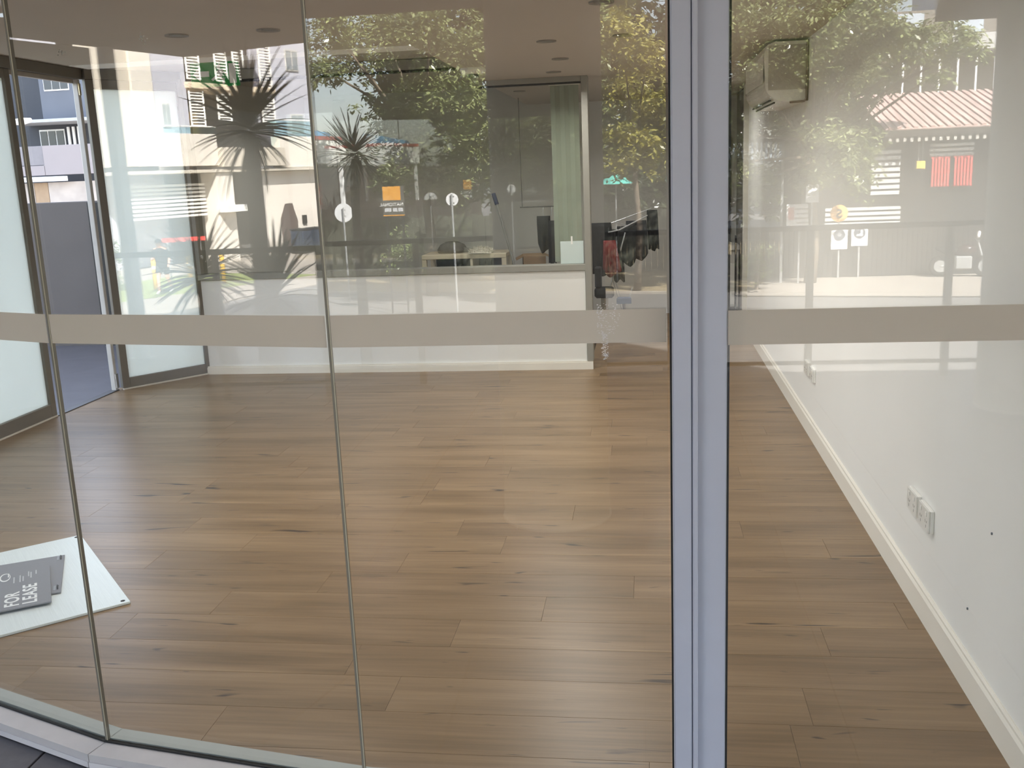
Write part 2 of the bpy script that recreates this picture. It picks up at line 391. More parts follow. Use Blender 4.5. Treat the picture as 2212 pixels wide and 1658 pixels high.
# ---- the shopfront: panes, frosted safety band, sills and joints
BZ0, BZ1, ZT = 1.045, 1.114, 2.0
def shop_window(n, a, b, detail=True):
    a, b = Vector((*a, 0)), Vector((*b, 0)); d = b-a; Lg = d.length; ang = math.atan2(d.y, d.x)
    o = empty(n, a, ang, kind='structure')
    t = math.tan(R(5.))
    B('pane', .0035, Lg-.0035, 0, .010, .002, ZT, M_GLASS, o)
    B('safety_band', .006, Lg-.006, -.0009, -.0002, BZ0, BZ1, M_BAND, o)
    B('gasket', 0, Lg, -.006, -.0002, -.004, .004, M_BLACK, o)
    MB().prism([(0-.0, -.006), (0-t*.05, -.055), (Lg+t*.05, -.055), (Lg, -.006)], -.0055, 0).build('outer_sill', M_ALU, o)
    MB().prism([(-t*.05, -.055), (-t*.058, -.063), (Lg+t*.058, -.063), (Lg+t*.05, -.055)], -.022, -.0).build('sill_lip', M_ALU, o)
    MB().prism([(-t*.055, -.0635), (-t*.06, -.066), (Lg+t*.06, -.066), (Lg+t*.055, -.0635)], -.036, -.0205).build('sill_apron', mat('white_apron', srgb(214, 208, 208), .45), o)
    MB().prism([(0, .0105), (Lg, .0105), (Lg-t*.055, .055), (t*.055, .055)], -.012, .004).build('inner_sill', M_ALU_IN, o)
    MB().prism([(0, -.03), (Lg, -.03), (Lg, .04), (0, .04)], ZT+.001, 2.499).build('spandrel', M_FRAME, o)
    return o
wins = []
for i, (a, b) in enumerate(zip(GP[:-1], GP[1:])):
    o = shop_window(f'window_{i+8}' if i < 2 else f'window_{i-1}', a, b); wins.append(o)
    # silicone joint with a bright polished glass edge at the left end of each pane
    B('silicone_joint', -.0026, .0026, -.001, .0115, .001, ZT, M_SIL, o)
    B('glass_edge', .0027, .0041, -.0012, .0, .001, ZT, M_SIL2, o)
wC = shop_window('window_4', (.155, 1.965), (.838, 1.965))
# scraped paint residue on the band beside the mullion
rs = MB(); rng = random.Random(3)
for i in range(230):
    u = rng.random(); zz = 1.128 - u*.118
    lim = .040*(1-u)**.6+.012
    xx = .572 + rng.random()**1.5*lim; 
    if u > .55 and not (.580 < xx < .594): xx = .583+rng.random()*.010
    wd = .0006+rng.random()*.0035; hh = .0005+rng.random()*.0012
    rs.box(xx, xx+wd, -.0022, -.0010, zz, zz+hh)
rs2 = rs.build('paint_residue', mat('pale_paint_flecks', srgb(244, 240, 240), .8), wins[-1]); rs2['kind'] = 'stuff'
sp = MB()
for (px, pz) in ((.138, 1.690), (.350, 1.703)):
    for i in range(14):
        xx, zz = px+rng.gauss(0, .005), pz+rng.gauss(0, .004); sp.box(xx, xx+.003, -.0012, -.0002, zz, zz+.0025)
sp.build('dried_splash', mat('grey_splash', srgb(170, 165, 155), .9), wins[3])['kind'] = 'stuff'

# ---- the blue-grey mullion between the curved glazing and the flat pane
mul = empty('trim_3', (0, 0, 0), kind='structure')
B('cover_cap', .0515, .0885, 1.945, 2.06, -.03, 2.49, M_BLUE, mul, .0025)
B('cover_cap', .0905, .1015, 1.945, 2.06, -.03, 2.49, M_BLUE, mul, .002)
B('shadow_groove', .0875, .0915, 1.951, 2.03, -.03, 2.49, mat('dark_groove', srgb(90, 98, 120), .6), mul)
B('rebate', .1010, .160, 1.966, 2.06, -.03, 2.49, M_BLUE, mul, .002)
B('gasket', .160, .1645, 1.968, 2.04, -.03, 2.49, M_BLACK, mul)
B('gasket', .0485, .0515, 2.0, 2.04, -.03, 2.49, M_BLACK, mul)
B('base_plate', .03, .17, 1.935, 2.07, -.036, -.0305, M_ALU, mul)

# ---- the building above and the terrace outside
tag(MB().box(-3.95, 9.0, -3.05, 12, 2.5, 17.0).build('wall_upper', mat('render_grey', srgb(170, 165, 160), .8)), kind='structure')
tag(MB().prism([(-6.1, -3.18), (-3.95, -3.18), (-3.95, 1.0), (-6.0, 1.0)], 2.5, 2.85).build('trim_4', mat('soffit_paint', srgb(205, 198, 190), .8)), kind='structure')
tag(MB().prism([(1.9, -3.06), (2.49, -5.4), (9, -5.4), (9, -3.06)], 2.5, 2.8).build('trim_5', mat('soffit_paint', srgb(205, 198, 190), .8)), kind='structure')
tag(MB().box(1.0, 9.0, 1.9, 12, -1.7, 2.5).box(-3.95, 9, 9.76, 12, -1.7, 2.5).build('wall_neighbour', mat('render_grey', srgb(170, 165, 160), .8)), kind='structure')
ter = MB().prism([(-9.5, -2.0), (-3.2, -3.0), (9, -3.0), (9, 1.9), (-3.72, 1.9), (-3.72, 12), (-9.5, 12)], -1.7, -.050)
terrace = tag(ter.build('pavement', M_PAVER), kind='structure')
pv = MB().box(.003, .517, .003, .517, -.050, -.0405, None, .0015).mesh('paver'); pv.materials.append(M_PAVER)
for i in range(9):
    for j in range(-8, 2):
        link('paver', pv, terrace, (-1.577 - .52*3 + .52*i, 1.98 + .52*j, 0))
# terrace out of the left-hand door: pale blue-grey pavers
B('paving_slab', -6.6, -3.75, 3.9, 8.34, -.0495, -.012, mat('blue_grey_slab', srgb(100, 98, 104), .32, 0, .08, 8, .1), terrace)
# ================================================================== THINGS INSIDE THE SHOP
def place(o, mw): o.matrix_world = mw
# ---- white composite panel and two grey lease boards lying on the floor
pA, pB = Vector((-2.313, 3.563, 0)), Vector((-1.765, 2.948, 0))
ux = (pA-pB).normalized(); vx = Vector((-ux.y, ux.x, 0))          # ux: along the right edge, vx: to the left
wp = empty('sign_panel', pB + Vector((0, 0, .0)), math.atan2(ux.y, ux.x), 'large white brushed composite panel lying on the timber floor', 'sign panel')
WL = (pA-pB).length
MBR = mat('white_brushed_composite', srgb(226, 232, 230), .38, .15, .05, 5, 0, .4, (1, 60, 1))
bd = MB().box(0, WL, 0, .95, .0005, .009, None, .0008).build('board', MBR, wp)
MB().box(.0002, WL-.0002, .0002, .9498, .0002, .006).build('edge_core', mat('dark_core', srgb(70, 68, 64), .6), wp)
for (x, y) in ((.02, .02), (WL-.02, .02), (.02, .93), (WL-.02, .93)):
    MB().lathe([(.008, .0088), (.008, .0094)], 12).build('fixing_hole', M_BLACK, wp, loc=(x, y, 0))
M_SIGN = mat('grey_corflute', srgb(138, 138, 142), .5, 0, .05, 5, .12, .4, (90, 1, 1))
M_PRINT = mat('white_print', srgb(240, 240, 238), .5)
M_PRINT2 = mat('faded_print', srgb(196, 196, 198), .5)
def lease_board(loc, a, wdt, lng, z, label, front):
    o = empty('lease_board', (*loc, z), a, label, 'sign', 'grey lease boards on the white panel')
    MB().box(0, wdt, 0, lng, .0, .005, None, .0006).build('board', M_SIGN, o)
    if front:
        mw = o.matrix_basis
        # print reads along the board's x axis; its top points to the board's far end (+y)
        def tx(t, x, y, size, b=.0): lettering(t, size, mw @ Matrix.Translation((x, y, .0052)), M_PRINT, o, .0003, bold=b)
        tx('LEASE', .022, .046, .064, .0014); tx('FOR', .022, .102, .064, .0014)
        def ring(cx, cy, rx, ry, wd, mm=M_PRINT):
            mb = MB(); k = 26; vs = []
            for i in range(k):
                t = 2*math.pi*i/k; wv = wd*(.35+.65*abs(math.sin(t/2+.4)))
                for q in (1, 1-wv): vs += [(cx+rx*q*math.cos(t), cy+ry*q*math.sin(t), .0053)]
            fs = [(2*i, 2*((i+1) % k), 2*((i+1) % k)+1, 2*i+1) for i in range(k)]
            vs2 = vs + [(x, y, .0056) for x, y, z in vs]; n2 = 2*k
            fs += [tuple(j+n2 for j in f) for f in fs]
            mb.add(vs2, fs).build('logo_ring', mm, o)
        ring(.215, .185, .042, .020, .30); ring(.318, .150, .042, .018, .25)
        MB().box(.214, .262, .171, .176, .0052, .0056).build('logo_tail', M_PRINT, o); MB().box(.316, .355, .137, .141, .0052, .0056).build('logo_tail', M_PRINT, o)
        for i, (x, y, l) in enumerate(((.245, .118, .06), (.245, .098, .07), (.25, .088, .05), (.29, .070, .05), (.27, .062, .06), (.30, .045, .04))):
            MB().box(x, x+l, y, y+.004, .0052, .0055).build('fine_print', M_PRINT2, o)
        for i in range(4): MB().box(.28, .35, .215+.014*i, .220+.014*i, .0052, .0055).build('fine_print', M_PRINT2, o)
    else:
        for (x, y) in ((.030, .012), (wdt-.045, .012)):
            MB().tube([(x, y, .005), (x+.008, y, .011), (x+.026, y+.001, .011), (x+.034, y, .005)], .0025, 6).build('metal_clip', mat('dark_clip', srgb(70, 70, 72), .4, .5), o)
            MB().box(x-.004, x+.038, y+.006, y+.014, .005, .0058).build('clip_plate', mat('clip_plate', srgb(170, 170, 172), .4, .5), o)
    return o
f0, f1 = Vector((-2.031, 2.91)), Vector((-2.23, 3.217)); fd = f1-f0
r0, r1 = Vector((-2.052, 2.999)), Vector((-2.243, 3.335)); rd = r1-r0
lease_board(r0, math.atan2(rd.y, rd.x), rd.length, .46, .0105, 'grey corrugated board partly hidden under the lease sign, with metal clips at its corners', False)
lease_board(f0, math.atan2(fd.y, fd.x), fd.length, .46, .0165, 'grey corrugated sign reading FOR LEASE in white letters, on top of the boards', True)

# ---- power outlets on the right wall
M_GPO = mat('white_gpo_plastic', srgb(226, 224, 218), .35); M_GPOD = mat('outlet_slot', srgb(120, 116, 110), .6)
def outlet(y, z, label, sc=1.):
    o = empty('power_outlet', (.840, y, z), 0, label, 'power outlet', 'double outlets on the right wall')
    MB().box(-.012*sc, -.0003, -.056*sc, .056*sc, -.036*sc, .036*sc, None, .002).build('mounting_block', M_WHITE, o)
    MB().box(-.017*sc, -.0122*sc, -.055*sc, .055*sc, -.035*sc, .035*sc, None, .0015).build('face_plate', M_GPO, o)
    for s in (-1, 1):
        MB().box(-.0195*sc, -.0172*sc, s*.028*sc-.006*sc, s*.028*sc+.006*sc, .012*sc, .026*sc, None, .001).build('switch', M_WHITE, o)
        for (dy, dz, a) in ((-.007, -.004, 30), (.007, -.004, -30), (0, -.019, 0)):
            MB().box(-.0175*sc, -.0171*sc, -.0011*sc, .0011*sc, -.0045*sc, .0045*sc).build('slot', M_GPOD, o, loc=(0, s*.028*sc+dy*sc, dz*sc), rot=(R(a), 0, 0))
    return o
outlet(3.092, .330, 'white double power outlet near the camera, further along of the nearest pair'); outlet(2.955, .330, 'white double power outlet closest to the shopfront on the right wall')
outlet(5.205, .333, 'small distant white outlet, the far one of the pair near the wall middle', .95); outlet(5.035, .333, 'small distant white outlet, the near one of the pair near the wall middle', .95)

# ---- wall-mounted air conditioner
ac = empty('air_conditioner', (.84, 5.43, 1.69), 0, 'white wall mounted split air conditioner high on the right wall', 'air conditioner')
M_AC = mat('glossy_white_casing', srgb(232, 228, 220), .25)
k = 10; prof = [(0, 0), (-.10, 0)]
prof += [(-.10-.115*math.sin(t*math.pi/2/8), .085*(1-math.cos(t*math.pi/2/8))) for t in range(1, 9)] + [(-.222, .24), (-.205, .285), (-.17, .298), (0, .298)]
kk = len(prof)
mb = MB(); vs = [(a, y, z) for y in (0, .95) for a, z in prof]
mb.add(vs, [tuple(range(kk)), tuple(reversed(range(kk, 2*kk)))] + [(i, i+kk, (i+1) % kk+kk, (i+1) % kk) for i in range(kk)])
mb.build('casing', M_AC, ac)
MB().box(-.2245, -.2225, .03, .92, .10, .235, None, .001).build('front_panel', M_AC, ac)
for i in range(2): MB().box(-.165-.02*i, -.158-.02*i, .05, .90, -.004+.012*i, .004+.012*i).build('louvre', mat('dark_louvre', srgb(60, 56, 50), .5), ac)
MB().box(-.2, -.005, -.003, -.0005, .06, .28, None, .001).build('end_cap', mat('brownish_end_cap', srgb(190, 182, 172), .3), ac)
MB().box(-.012, .0, -.012, -.0032, .0, .298, None, .001).build('edge_strip', mat('brown_edge_strip', srgb(130, 112, 98), .4), ac)
MB().tube([(-.01, -.02, .30), (-.01, -.02, .012), (-.02, -.018, -.002), (-.09, .0, -.004)], .006, 8).build('drain_pipe', mat('brown_edge_strip', srgb(130, 112, 98), .4), ac)

# ---- ceiling fittings
M_DL = mat('grey_downlight', srgb(150, 144, 136), .5); M_DLI = mat('downlight_lens', srgb(120, 114, 106), .3)
LAMP_W = 3.6
def downlight(x, y, label, r=.048):
    o = empty('downlight', (x, y, 2.0), 0, label, 'downlight', 'recessed ceiling downlights')
    MB().lathe([(r*.62, -.001), (r, -.006), (r, 0), (r*.62, 0)], 24).build('trim_ring', M_DL, o)
    MB().lathe([(r*.6, -.0035), (r*.6, 0)], 20).build('lens', M_DLI, o)
    ld = bpy.data.lights.new('added_fill_lamp', 'AREA'); ld.shape = 'DISK'; ld.size = r*1.2; ld.spread = R(155); ld.energy = LAMP_W*(.8 if y < 3.5 else 1.15 if y > 5.2 else .9); ld.color = (1, .975, .94)
    link('added_fill_lamp', ld, o, (0, 0, -.008))  # added lamp brightens the room; the fittings themselves look unlit
downlight(-1.51, 4.07, 'round downlight right of the other near the curved pane joint'); downlight(-1.90, 4.06, 'faint round downlight at the far left of the ceiling')
downlight(-.457, 5.756, 'round downlight nearest the partition header'); downlight(-.457, 4.95, 'round downlight in the ceiling midway to the partition')
downlight(-.092, 4.894, 'round downlight beside the mullion at the top'); downlight(-.56, 6.5, 'thin distant downlight right at the partition header')
for i, (x, y) in enumerate(((-2.5, 3.3), (-1.2, 2.9), (-.1, 2.8), (-.15, 3.9))):  # fittings added to brighten the front of the room
    downlight(x, y, ('added downlight above the white floor panel', 'added downlight just inside the curved glass', 'added downlight just inside the mullion', 'added downlight behind the mullion midway down the room')[i])
downlight(-.95, 7.9, 'downlight in the back room ceiling behind the partition glass'); downlight(-2.4, 7.9, 'added downlight in the back room ceiling far left behind the partition'); downlight(.2, 7.9, 'added downlight in the passage ceiling above the laundry')  # left back room and passage fittings are added for brightness
sm = empty('smoke_detector', (-1.0, 6.04, 2.0), 0, 'white dome smoke detector on the ceiling near the partition', 'smoke detector')
MB().lathe([(.075, 0), (.078, -.012), (.07, -.03), (.045, -.034)][::-1], 24).build('base', M_WHITE, sm)
MB().lathe([(.04, -.0345), (.034, -.05), (.016, -.054)][::-1], 20).build('sensor_cap', mat('dark_sensor', srgb(60, 58, 54), .5), sm)
ex = empty('exit_sign', (-2.416, 5.6, 1.935), 0, 'green exit sign with white arrow and running figure hung from the ceiling', 'exit sign')
M_GRN = mat('exit_green', srgb(30, 150, 70), .4)
MB().box(-.142, .142, -.012, .012, 0, .138, None, .003).build('box', M_GRN, ex)
MB().box(-.006, .006, -.006, .006, .138, .235).build('hanger', M_WHITE, ex)
def face(pts, m=M_PRINT, nm='pictogram'): MB().prism(pts, 0, .0015, Matrix.Translation((0, -.0135, 0)) @ Matrix.Rotation(R(90), 4, 'X') @ Matrix.Scale(-1, 4, (0, 0, 1))).build(nm, m, ex)
face([(-.125, .07), (-.085, .11), (-.085, .085), (-.03, .085), (-.03, .055), (-.085, .055), (-.085, .03)], nm='arrow')
face([(.09, .015), (.13, .015), (.13, .122), (.09, .122)], nm='doorway')
face([(.030+.012*math.cos(i*math.pi/6), .108+.012*math.sin(i*math.pi/6)) for i in range(12)], nm='figure_head')
face([(.02, .05), (.045, .05), (.055, .09), (.03, .095)], nm='figure_torso'); face([(.02, .052), (-.01, .03), (-.02, .04), (.012, .062)], nm='figure_leg')
face([(.033, .05), (.06, .04), (.058, .012), (.046, .012), (.047, .034), (.03, .042)], nm='figure_leg'); face([(.05, .085), (.08, .07), (.076, .06), (.048, .075)], nm='figure_arm'); face([(.03, .092), (.005, .07), (.012, .062), (.036, .08)], nm='figure_arm')

# ---- rear passage: drying rack with clothes, and what stands around it
M_STEEL = mat('pale_rack_tube', srgb(180, 180, 180), .35, .3)
rk = empty('drying_rack', (-.16, 8.5, 0), 0, 'folding clothes drying rack draped with black laundry in the rear passage', 'drying rack')
def T(nm, pts, r, par, m=M_STEEL, seg=6): return MB().tube(pts, r, seg).build(nm, m, par)
T('wing_rail', [(-.05, -.25, .885), (.26, .0, 1.02)], .006, rk); T('wing_rail', [(-.20, .10, .90), (.22, .28, 1.03)], .005, rk)
for i in range(4): T('rung', [(-.05+.07*i, -.25+.06*i, .885+.03*i), (-.20+.10*i, .10+.045*i, .90+.032*i)], .003, rk)
T('centre_rail', [(-.26, -.12, .84), (-.05, -.25, .885)], .006, rk); T('centre_rail', [(-.26, .2, .84), (-.20, .10, .90)], .006, rk)
for (a, b) in (((-.22, -.15, .84), (.02, -.1, 0)), ((-.22, .18, .84), (.02, .2, 0)), ((.0, -.2, .86), (-.25, -.1, 0)), ((.0, .2, .9), (-.25, .2, 0))): T('leg', [a, b], .006, rk)
T('foot_rail', [(.02, -.1, .008), (.02, .2, .008)], .006, rk); T('foot_rail', [(-.25, -.1, .008), (-.25, .2, .008)], .006, rk)
def garment(nm, x, y, ztop, wd, ht, lean, m, label, folds=3, taper=.0, hem=.0, rz=0., cat='garment', group='laundry on the drying rack', thick=.03, cuff=None):
    """cloth hung over a bar: two layers joined over the top, with vertical folds"""
    o = empty(nm, (x, y, ztop-ht), rz, label, cat, group)
    nu, nv = 14, 10; vs = []
    rg = random.Random(len(label)*7+int(ht*100)); ph = rg.uniform(0, 6)
    for lay in (-1, 1):
        for j in range(nv+1):
            v = j/nv; ww = wd*(1-taper*v)
            for i in range(nu+1):
                u = i/nu-.5
                yy = lay*thick*(.25+.75*math.sin(min(1, v*3)*math.pi/2)) + .014*math.sin(u*folds*6.3+ph)*v
                zz = ht*(1-v) + hem*(abs(u)*2)**2*v*ht + .012*math.sin(u*9+ph)*v
                vs.append((u*ww + lean*v, yy, zz))
    n1 = (nu+1)*(nv+1); fs = []
    for lay in range(2):
        for j in range(nv):
            for i in range(nu):
                a = lay*n1+j*(nu+1)+i; fs.append((a, a+1, a+nu+2, a+nu+1))
    for i in range(nu): fs.append((i, i+1, n1+i+1, n1+i))
    for i in range(nu): a = nv*(nu+1)+i; fs.append((a, a+1, n1+a+1, n1+a))
    for j in range(nv):
        for c in (0, nu): a = j*(nu+1)+c; fs.append((a, a+nu+1, n1+a+nu+1, n1+a))
    mb = MB().add(vs, fs); mb.build('cloth', m, o, True)
    if cuff: MB().box(-wd*.5*(1-taper)+lean, wd*.5*(1-taper)+lean, -thick*1.15, thick*1.15, -.004, .025, None, .004).build('hem', cuff, o)
    return o
garment('hanging_jacket', -.375, 8.32, .945, .20, .43, .015, M_DARK, 'black jacket with dark red trim at the left end of the rack', 3, -.1, .0, .1, 'jacket')
garment('hanging_shirt', -.292, 8.30, .80, .10, .30, .02, M_RED, 'dark red shirt under the black jacket on the rack', 4, -.55, .2, .0, 'shirt')
garment('hanging_trousers', -.235, 8.36, .885, .10, .43, .02, M_DARK2, 'charcoal trousers hanging lowest in the middle of the rack', 2, .1, .0, .1, 'trousers')
garment('hanging_shirt', -.150, 8.36, .91, .16, .33, .01, M_DARK, 'black shirt with a wavy hem left of the rack centre', 4, .0, .25, .2, 'shirt')
garment('hanging_shirt', -.070, 8.40, .95, .17, .33, .01, M_DARK2, 'charcoal shirt right of the rack centre', 3, .05, .15, .2, 'shirt')
garment('hanging_socks', .062, 8.46, 1.03, .085, .33, .01, M_DARK, 'black long sock hanging at the raised right end of the rack', 2, .05, .0, .2, 'sock')
bag = empty('tool_bag', (-.335, 8.14, .0), 0, 'black soft bag on a stand below the laundry', 'bag')
MB().box(-.08, .08, -.06, .06, .345, .432, None, .018).build('body', M_DARK, bag); T('stand', [(0, 0, .0), (0, 0, .35)], .03, bag, mat('beige_carton', srgb(165, 155, 138), .8), 4); MB().box(-.075, -.02, -.055, .03, .43, .60, None, .01).build('upright', M_DARK2, bag)
dp = empty('dustpan', (-.175, 8.14, .0), 0, 'blue dustpan leaning beside the black bag', 'dustpan')
MB().prism([(-.06, -.05), (.06, -.05), (.05, .05), (-.05, .05)], .295, .34).build('pan', mat('slate_blue_plastic', srgb(62, 82, 110), .4), dp); T('handle', [(.03, .03, .3), (.07, .06, .42)], .006, dp, M_STEEL); T('leg', [(0, 0, 0), (0, 0, .30)], .012, dp, mat('grey_box', srgb(140, 142, 148), .6), 4)

# ---- laundry corner seen right of the mullion
tub = empty('laundry_tub', (.745, 9.25, 0), 0, 'white laundry cabinet with a basin at the end of the passage', 'laundry tub')
MB().box(-.09, .095, -.1, .25, .10, .62, None, .004).build('cabinet', M_WALLG, tub); MB().box(-.09, .095, -.09, .25, .0, .0995).build('plinth', M_DARK2, tub)
MB().prism([(-.095, -.12), (.10, -.12), (.10, .25), (-.095, .25)], .621, .66).build('basin_rim', M_WHITE, tub); MB().lathe([(.05, .56), (.085, .6205)], 20, Matrix.Translation((-.02, .02, 0))).build('bowl', M_WHITE, tub)
T('tap', [(.03, .15, .66), (.03, .15, .80), (.03, .05, .82), (.03, .05, .79)], .010, tub, mat('dull_brass_tap', srgb(120, 105, 80), .4, .6))
MB().box(-.088, .06, -.104, -.1005, .12, .50, None, .002).build('cabinet_door', M_WHITE, tub)
br = empty('broom', (.69, 9.02, 0), 0, 'dark green handled broom leaning on the laundry tub', 'broom')
T('handle', [(.0, -.0, .10), (.022, .06, .76)], .011, br, mat('bottle_green_handle', srgb(20, 78, 58), .4), 8); MB().box(-.06, .06, -.02, .02, .015, .105, None, .008).build('bristles', M_DARK2, br)
br2 = empty('mop', (.80, 9.0, 0), 0, 'black handled mop beside the green broom', 'mop')
T('handle', [(.0, 0, .08), (.005, .06, .755)], .009, br2, M_DARK2, 8); MB().box(-.035, .035, -.03, .03, .005, .09, None, .012).build('mop_head', M_DARK, br2)
sw = empty('light_switch', (.8548, 8.60, .955), 0, 'small dark switch plate on the grey jamb wall', 'light switch')
MB().box(-.008, -.0003, -.03, .03, -.05, .05, None, .002).build('plate', M_DARK2, sw); MB().box(-.011, -.0082, -.01, .01, -.018, .018, None, .001).build('rocker', mat('grey_rocker', srgb(120, 120, 118), .5), sw)
B('door_2', .60, .80, 9.57, 9.598, 0, 1.62, mat('pale_green_door', srgb(196, 200, 186), .6), kind='structure')

# ---- back store behind the partition
tb = empty('work_table', (-1.50, 8.75, 0), 0, 'pale topped low table with dark shelf bays in the back room', 'table')
MB().box(-.45, .30, -.2, .2, .66, .70, None, .004).build('top', mat('pale_oak_top', srgb(205, 192, 168), .5), tb)
for (x, y) in ((-.43, -.18), (.28, -.18), (-.43, .18), (.28, .18)): MB().box(x-.02, x+.02, y-.02, y+.02, 0, .659).build('leg', mat('pale_oak_top', srgb(205, 192, 168), .5), tb)
MB().box(-.02, .0, -.19, .19, .2, .659).build('divider', mat('pale_oak_top', srgb(205, 192, 168), .5), tb); MB().box(-.40, .25, .165, .18, .1, .655).build('back_panel', M_DARK2, tb); MB().box(-.41, .26, -.17, .16, .18, .20).build('shelf', M_DARK2, tb)
cx_ = empty('cardboard_box', (-.985, 8.82, 0), .15, 'brown open cardboard box beside the pale table', 'box')
MB().box(-.1, .1, -.13, .13, 0, .66, None, .003).build('body', mat('brown_card', srgb(150, 122, 92), .85), cx_)
for s in (-1, 1): MB().prism([(0, -.13), (.07, -.13), (.07, .13), (0, .13)], 0, .004).build('flap', mat('brown_card', srgb(150, 122, 92), .85), cx_, loc=(s*.1, 0, .655), rot=(0, R(25) if s > 0 else R(180-25), 0))
fl = empty('fleece_throw', (-1.43, 8.62, .70), 0, 'fluffy off white fleece draped over the table edge', 'throw')
rg = random.Random(5); mb = MB()
for i in range(420):
    x, y = rg.uniform(-.1, .1), rg.uniform(-.09, .09); z = .05*(1-(x/.12)**2)*(1-(y/.12)**2)
    d = Vector((rg.gauss(x*4, .5), rg.gauss(-.5, .5), rg.gauss(.2, .5))).normalized()*.035
    sd_ = d.cross(Vector((rg.random(), rg.random(), rg.random()))).normalized()*.004
    p = Vector((x, y, max(.003, z)));  tp = p+d; tp.z = max(.002, tp.z)
    mb.add([p-sd_, p+sd_, tp], [(0, 1, 2)])
mb.build('pile', mat('off_white_fleece', srgb(222, 216, 204), .9), fl)['kind'] = 'stuff'
vs, fs = [], []
for i in range(9):
    for j in range(9):
        u, v = i/4-1, j/4-1; vs.append((u*.1, v*.09, .002+.05*(1-u*u*.9)*(1-v*v*.9)))
for i in range(8):
    for j in range(8): fs.append((i*9+j, i*9+j+1, (i+1)*9+j+1, (i+1)*9+j))
MB().add(vs, fs).build('backing', mat('off_white_fleece', srgb(222, 216, 204), .9), fl, True)
hp = empty('folded_jumper', (-1.72, 8.80, .70), .2, 'grey folded jumper heaped on the table behind the fleece', 'jumper')
MB().lathe([(.13, 0), (.135, .03), (.11, .07), (.06, .095), (.0, .1)], 18).build('body', mat('grey_knit', srgb(110, 106, 100), .9, 0, .15, 30), hp, True); T('sleeve', [(.1, -.06, .025), (.16, -.12, .02), (.2, -.15, .016)], .022, hp, mat('grey_knit', srgb(110, 106, 100), .9, 0, .15, 30), 8)
mp_ = empty('squeegee_mop', (-1.10, 8.55, 0), 0, 'long grey mop pole with a blue grip leaning in the back room', 'mop')
T('pole', [(.03, -.1, .03), (-.04, .02, .62), (-.175, .1, 1.115)], .011, mp_, mat('grey_pole', srgb(130, 128, 122), .4), 8); T('grip', [(-.175, .1, 1.115), (-.205, .118, 1.21)], .018, mp_, mat('navy_grip', srgb(38, 48, 74), .5), 8); MB().box(-.09, .13, -.13, -.07, .0, .03, None, .006).build('head', M_DARK2, mp_)
garment('hanging_coat', -.866, 8.6, 1.005, .115, .315, .0, M_DARK, 'broad black coat with a rounded hem hanging in the back room', 2, .1, .22, 0, 'coat', 'black clothes hung in the back room')
garment('hanging_trousers', -.795, 8.56, .965, .055, .37, -.0, M_DARK2, 'narrow black trousers hanging beside the rounded coat', 1, -.15, .0, 0, 'trousers', 'black clothes hung in the back room')
for i, nm in enumerate((-.866, -.795)):
    hk = empty('wall_hook', (nm, 8.60, 1.0), 0, ('steel hook holding the broad black coat', 'steel hook holding the narrow black trousers')[i], 'hook', 'hooks on the back room rail')
    T('hook_wire', [(0, 0, .0), (0, .0, .06), (0, .02, .075)], .004, hk)
rl = empty('hanging_rail', (-.95, 8.62, 1.09), 0, 'thin hanging rail above the black clothes', 'rail'); M_RB = mat('dark_bronze_rail', srgb(84, 82, 78), .6); T('bar', [(-.12, 0, -.005), (.33, 0, -.005)], .006, rl, M_RB); T('dropper', [(-.1, 0, -.005), (-.1, 0, .909)], .003, rl, M_RB); T('dropper', [(.31, 0, -.005), (.31, 0, .909)], .003, rl, M_RB)
bl = empty('vertical_blind', (0, 7.2, .735), 0, 'pale green vertical blind drawn to the right of the partition', 'blind')
M_BL = mat('pale_sage_blind', srgb(160, 166, 150), .7)
for i in range(6): MB().box(-.017, .017, -.0012, .0012, 0, 1.235).build('slat', M_BL, bl, loc=(-.632+.033*i, (i % 2)*.006, 0), rot=(0, 0, R(12 if i % 2 else -8)))
MB().box(-.66, -.44, -.02, .02, 1.2355, 1.264, None, .003).build('head_rail', M_WHITE, bl)
pn = empty('paper_notice', (-.504, 6.9145, .747), 0, 'pale blank square notice stuck low on the partition glass', 'notice')
MB().box(-.0805, .0805, -.002, .0, 0, .156, None, .0005).build('sheet', mat('pale_blue_grey_paper', srgb(206, 218, 214), .6), pn); MB().box(-.006, .006, -.003, -.0021, .135, .19).build('tape', M_WHITE, pn)
# ================================================================== THE TERRACE AND THE STREET (seen mirrored in the glass and through the door)
GZ = -1.6
M_ASPH = mat('asphalt', srgb(104, 102, 100), .9, 0, .12, 4, .1); M_CONC = mat('pale_concrete', srgb(158, 150, 140), .85, 0, .08, 2)  # road and concrete in plain base colours
M_GRASS = mat('dry_verge', srgb(140, 126, 98), .95, 0, .3, 6); M_LAWN = mat('lawn_green', srgb(128, 140, 78), .95, 0, .25, 5)
tag(MB().box(-90, 90, -90, 60, -2.2, GZ-.03).build('road', M_ASPH), kind='structure')
tag(MB().prism([(-17, -23.4), (-17, -40), (40, -40), (40, -12.5), (3.2, -19.4)], GZ-.03, GZ).build('verge', M_GRASS), kind='structure')
tag(MB().prism([(2.2, -19.0), (3.6, -23.4), (16, -23.4), (16, -16.5), (6, -18.2)], GZ-.01, GZ+.012).build('driveway', M_CONC), kind='structure')
kerb = MB()
for (a, b) in (((-17, -23.3), (3.2, -19.3)), ((3.2, -19.3), (14, -17.2))):
    d = Vector((b[0]-a[0], b[1]-a[1])); L_ = d.length; an = math.atan2(d.y, d.x)
    kerb.box(0, L_, -.06, .09, GZ-.03, GZ+.02, Matrix.Translation((*a, 0)) @ Matrix.Rotation(an, 4, 'Z'))
tag(kerb.build('kerb', M_CONC), kind='structure')
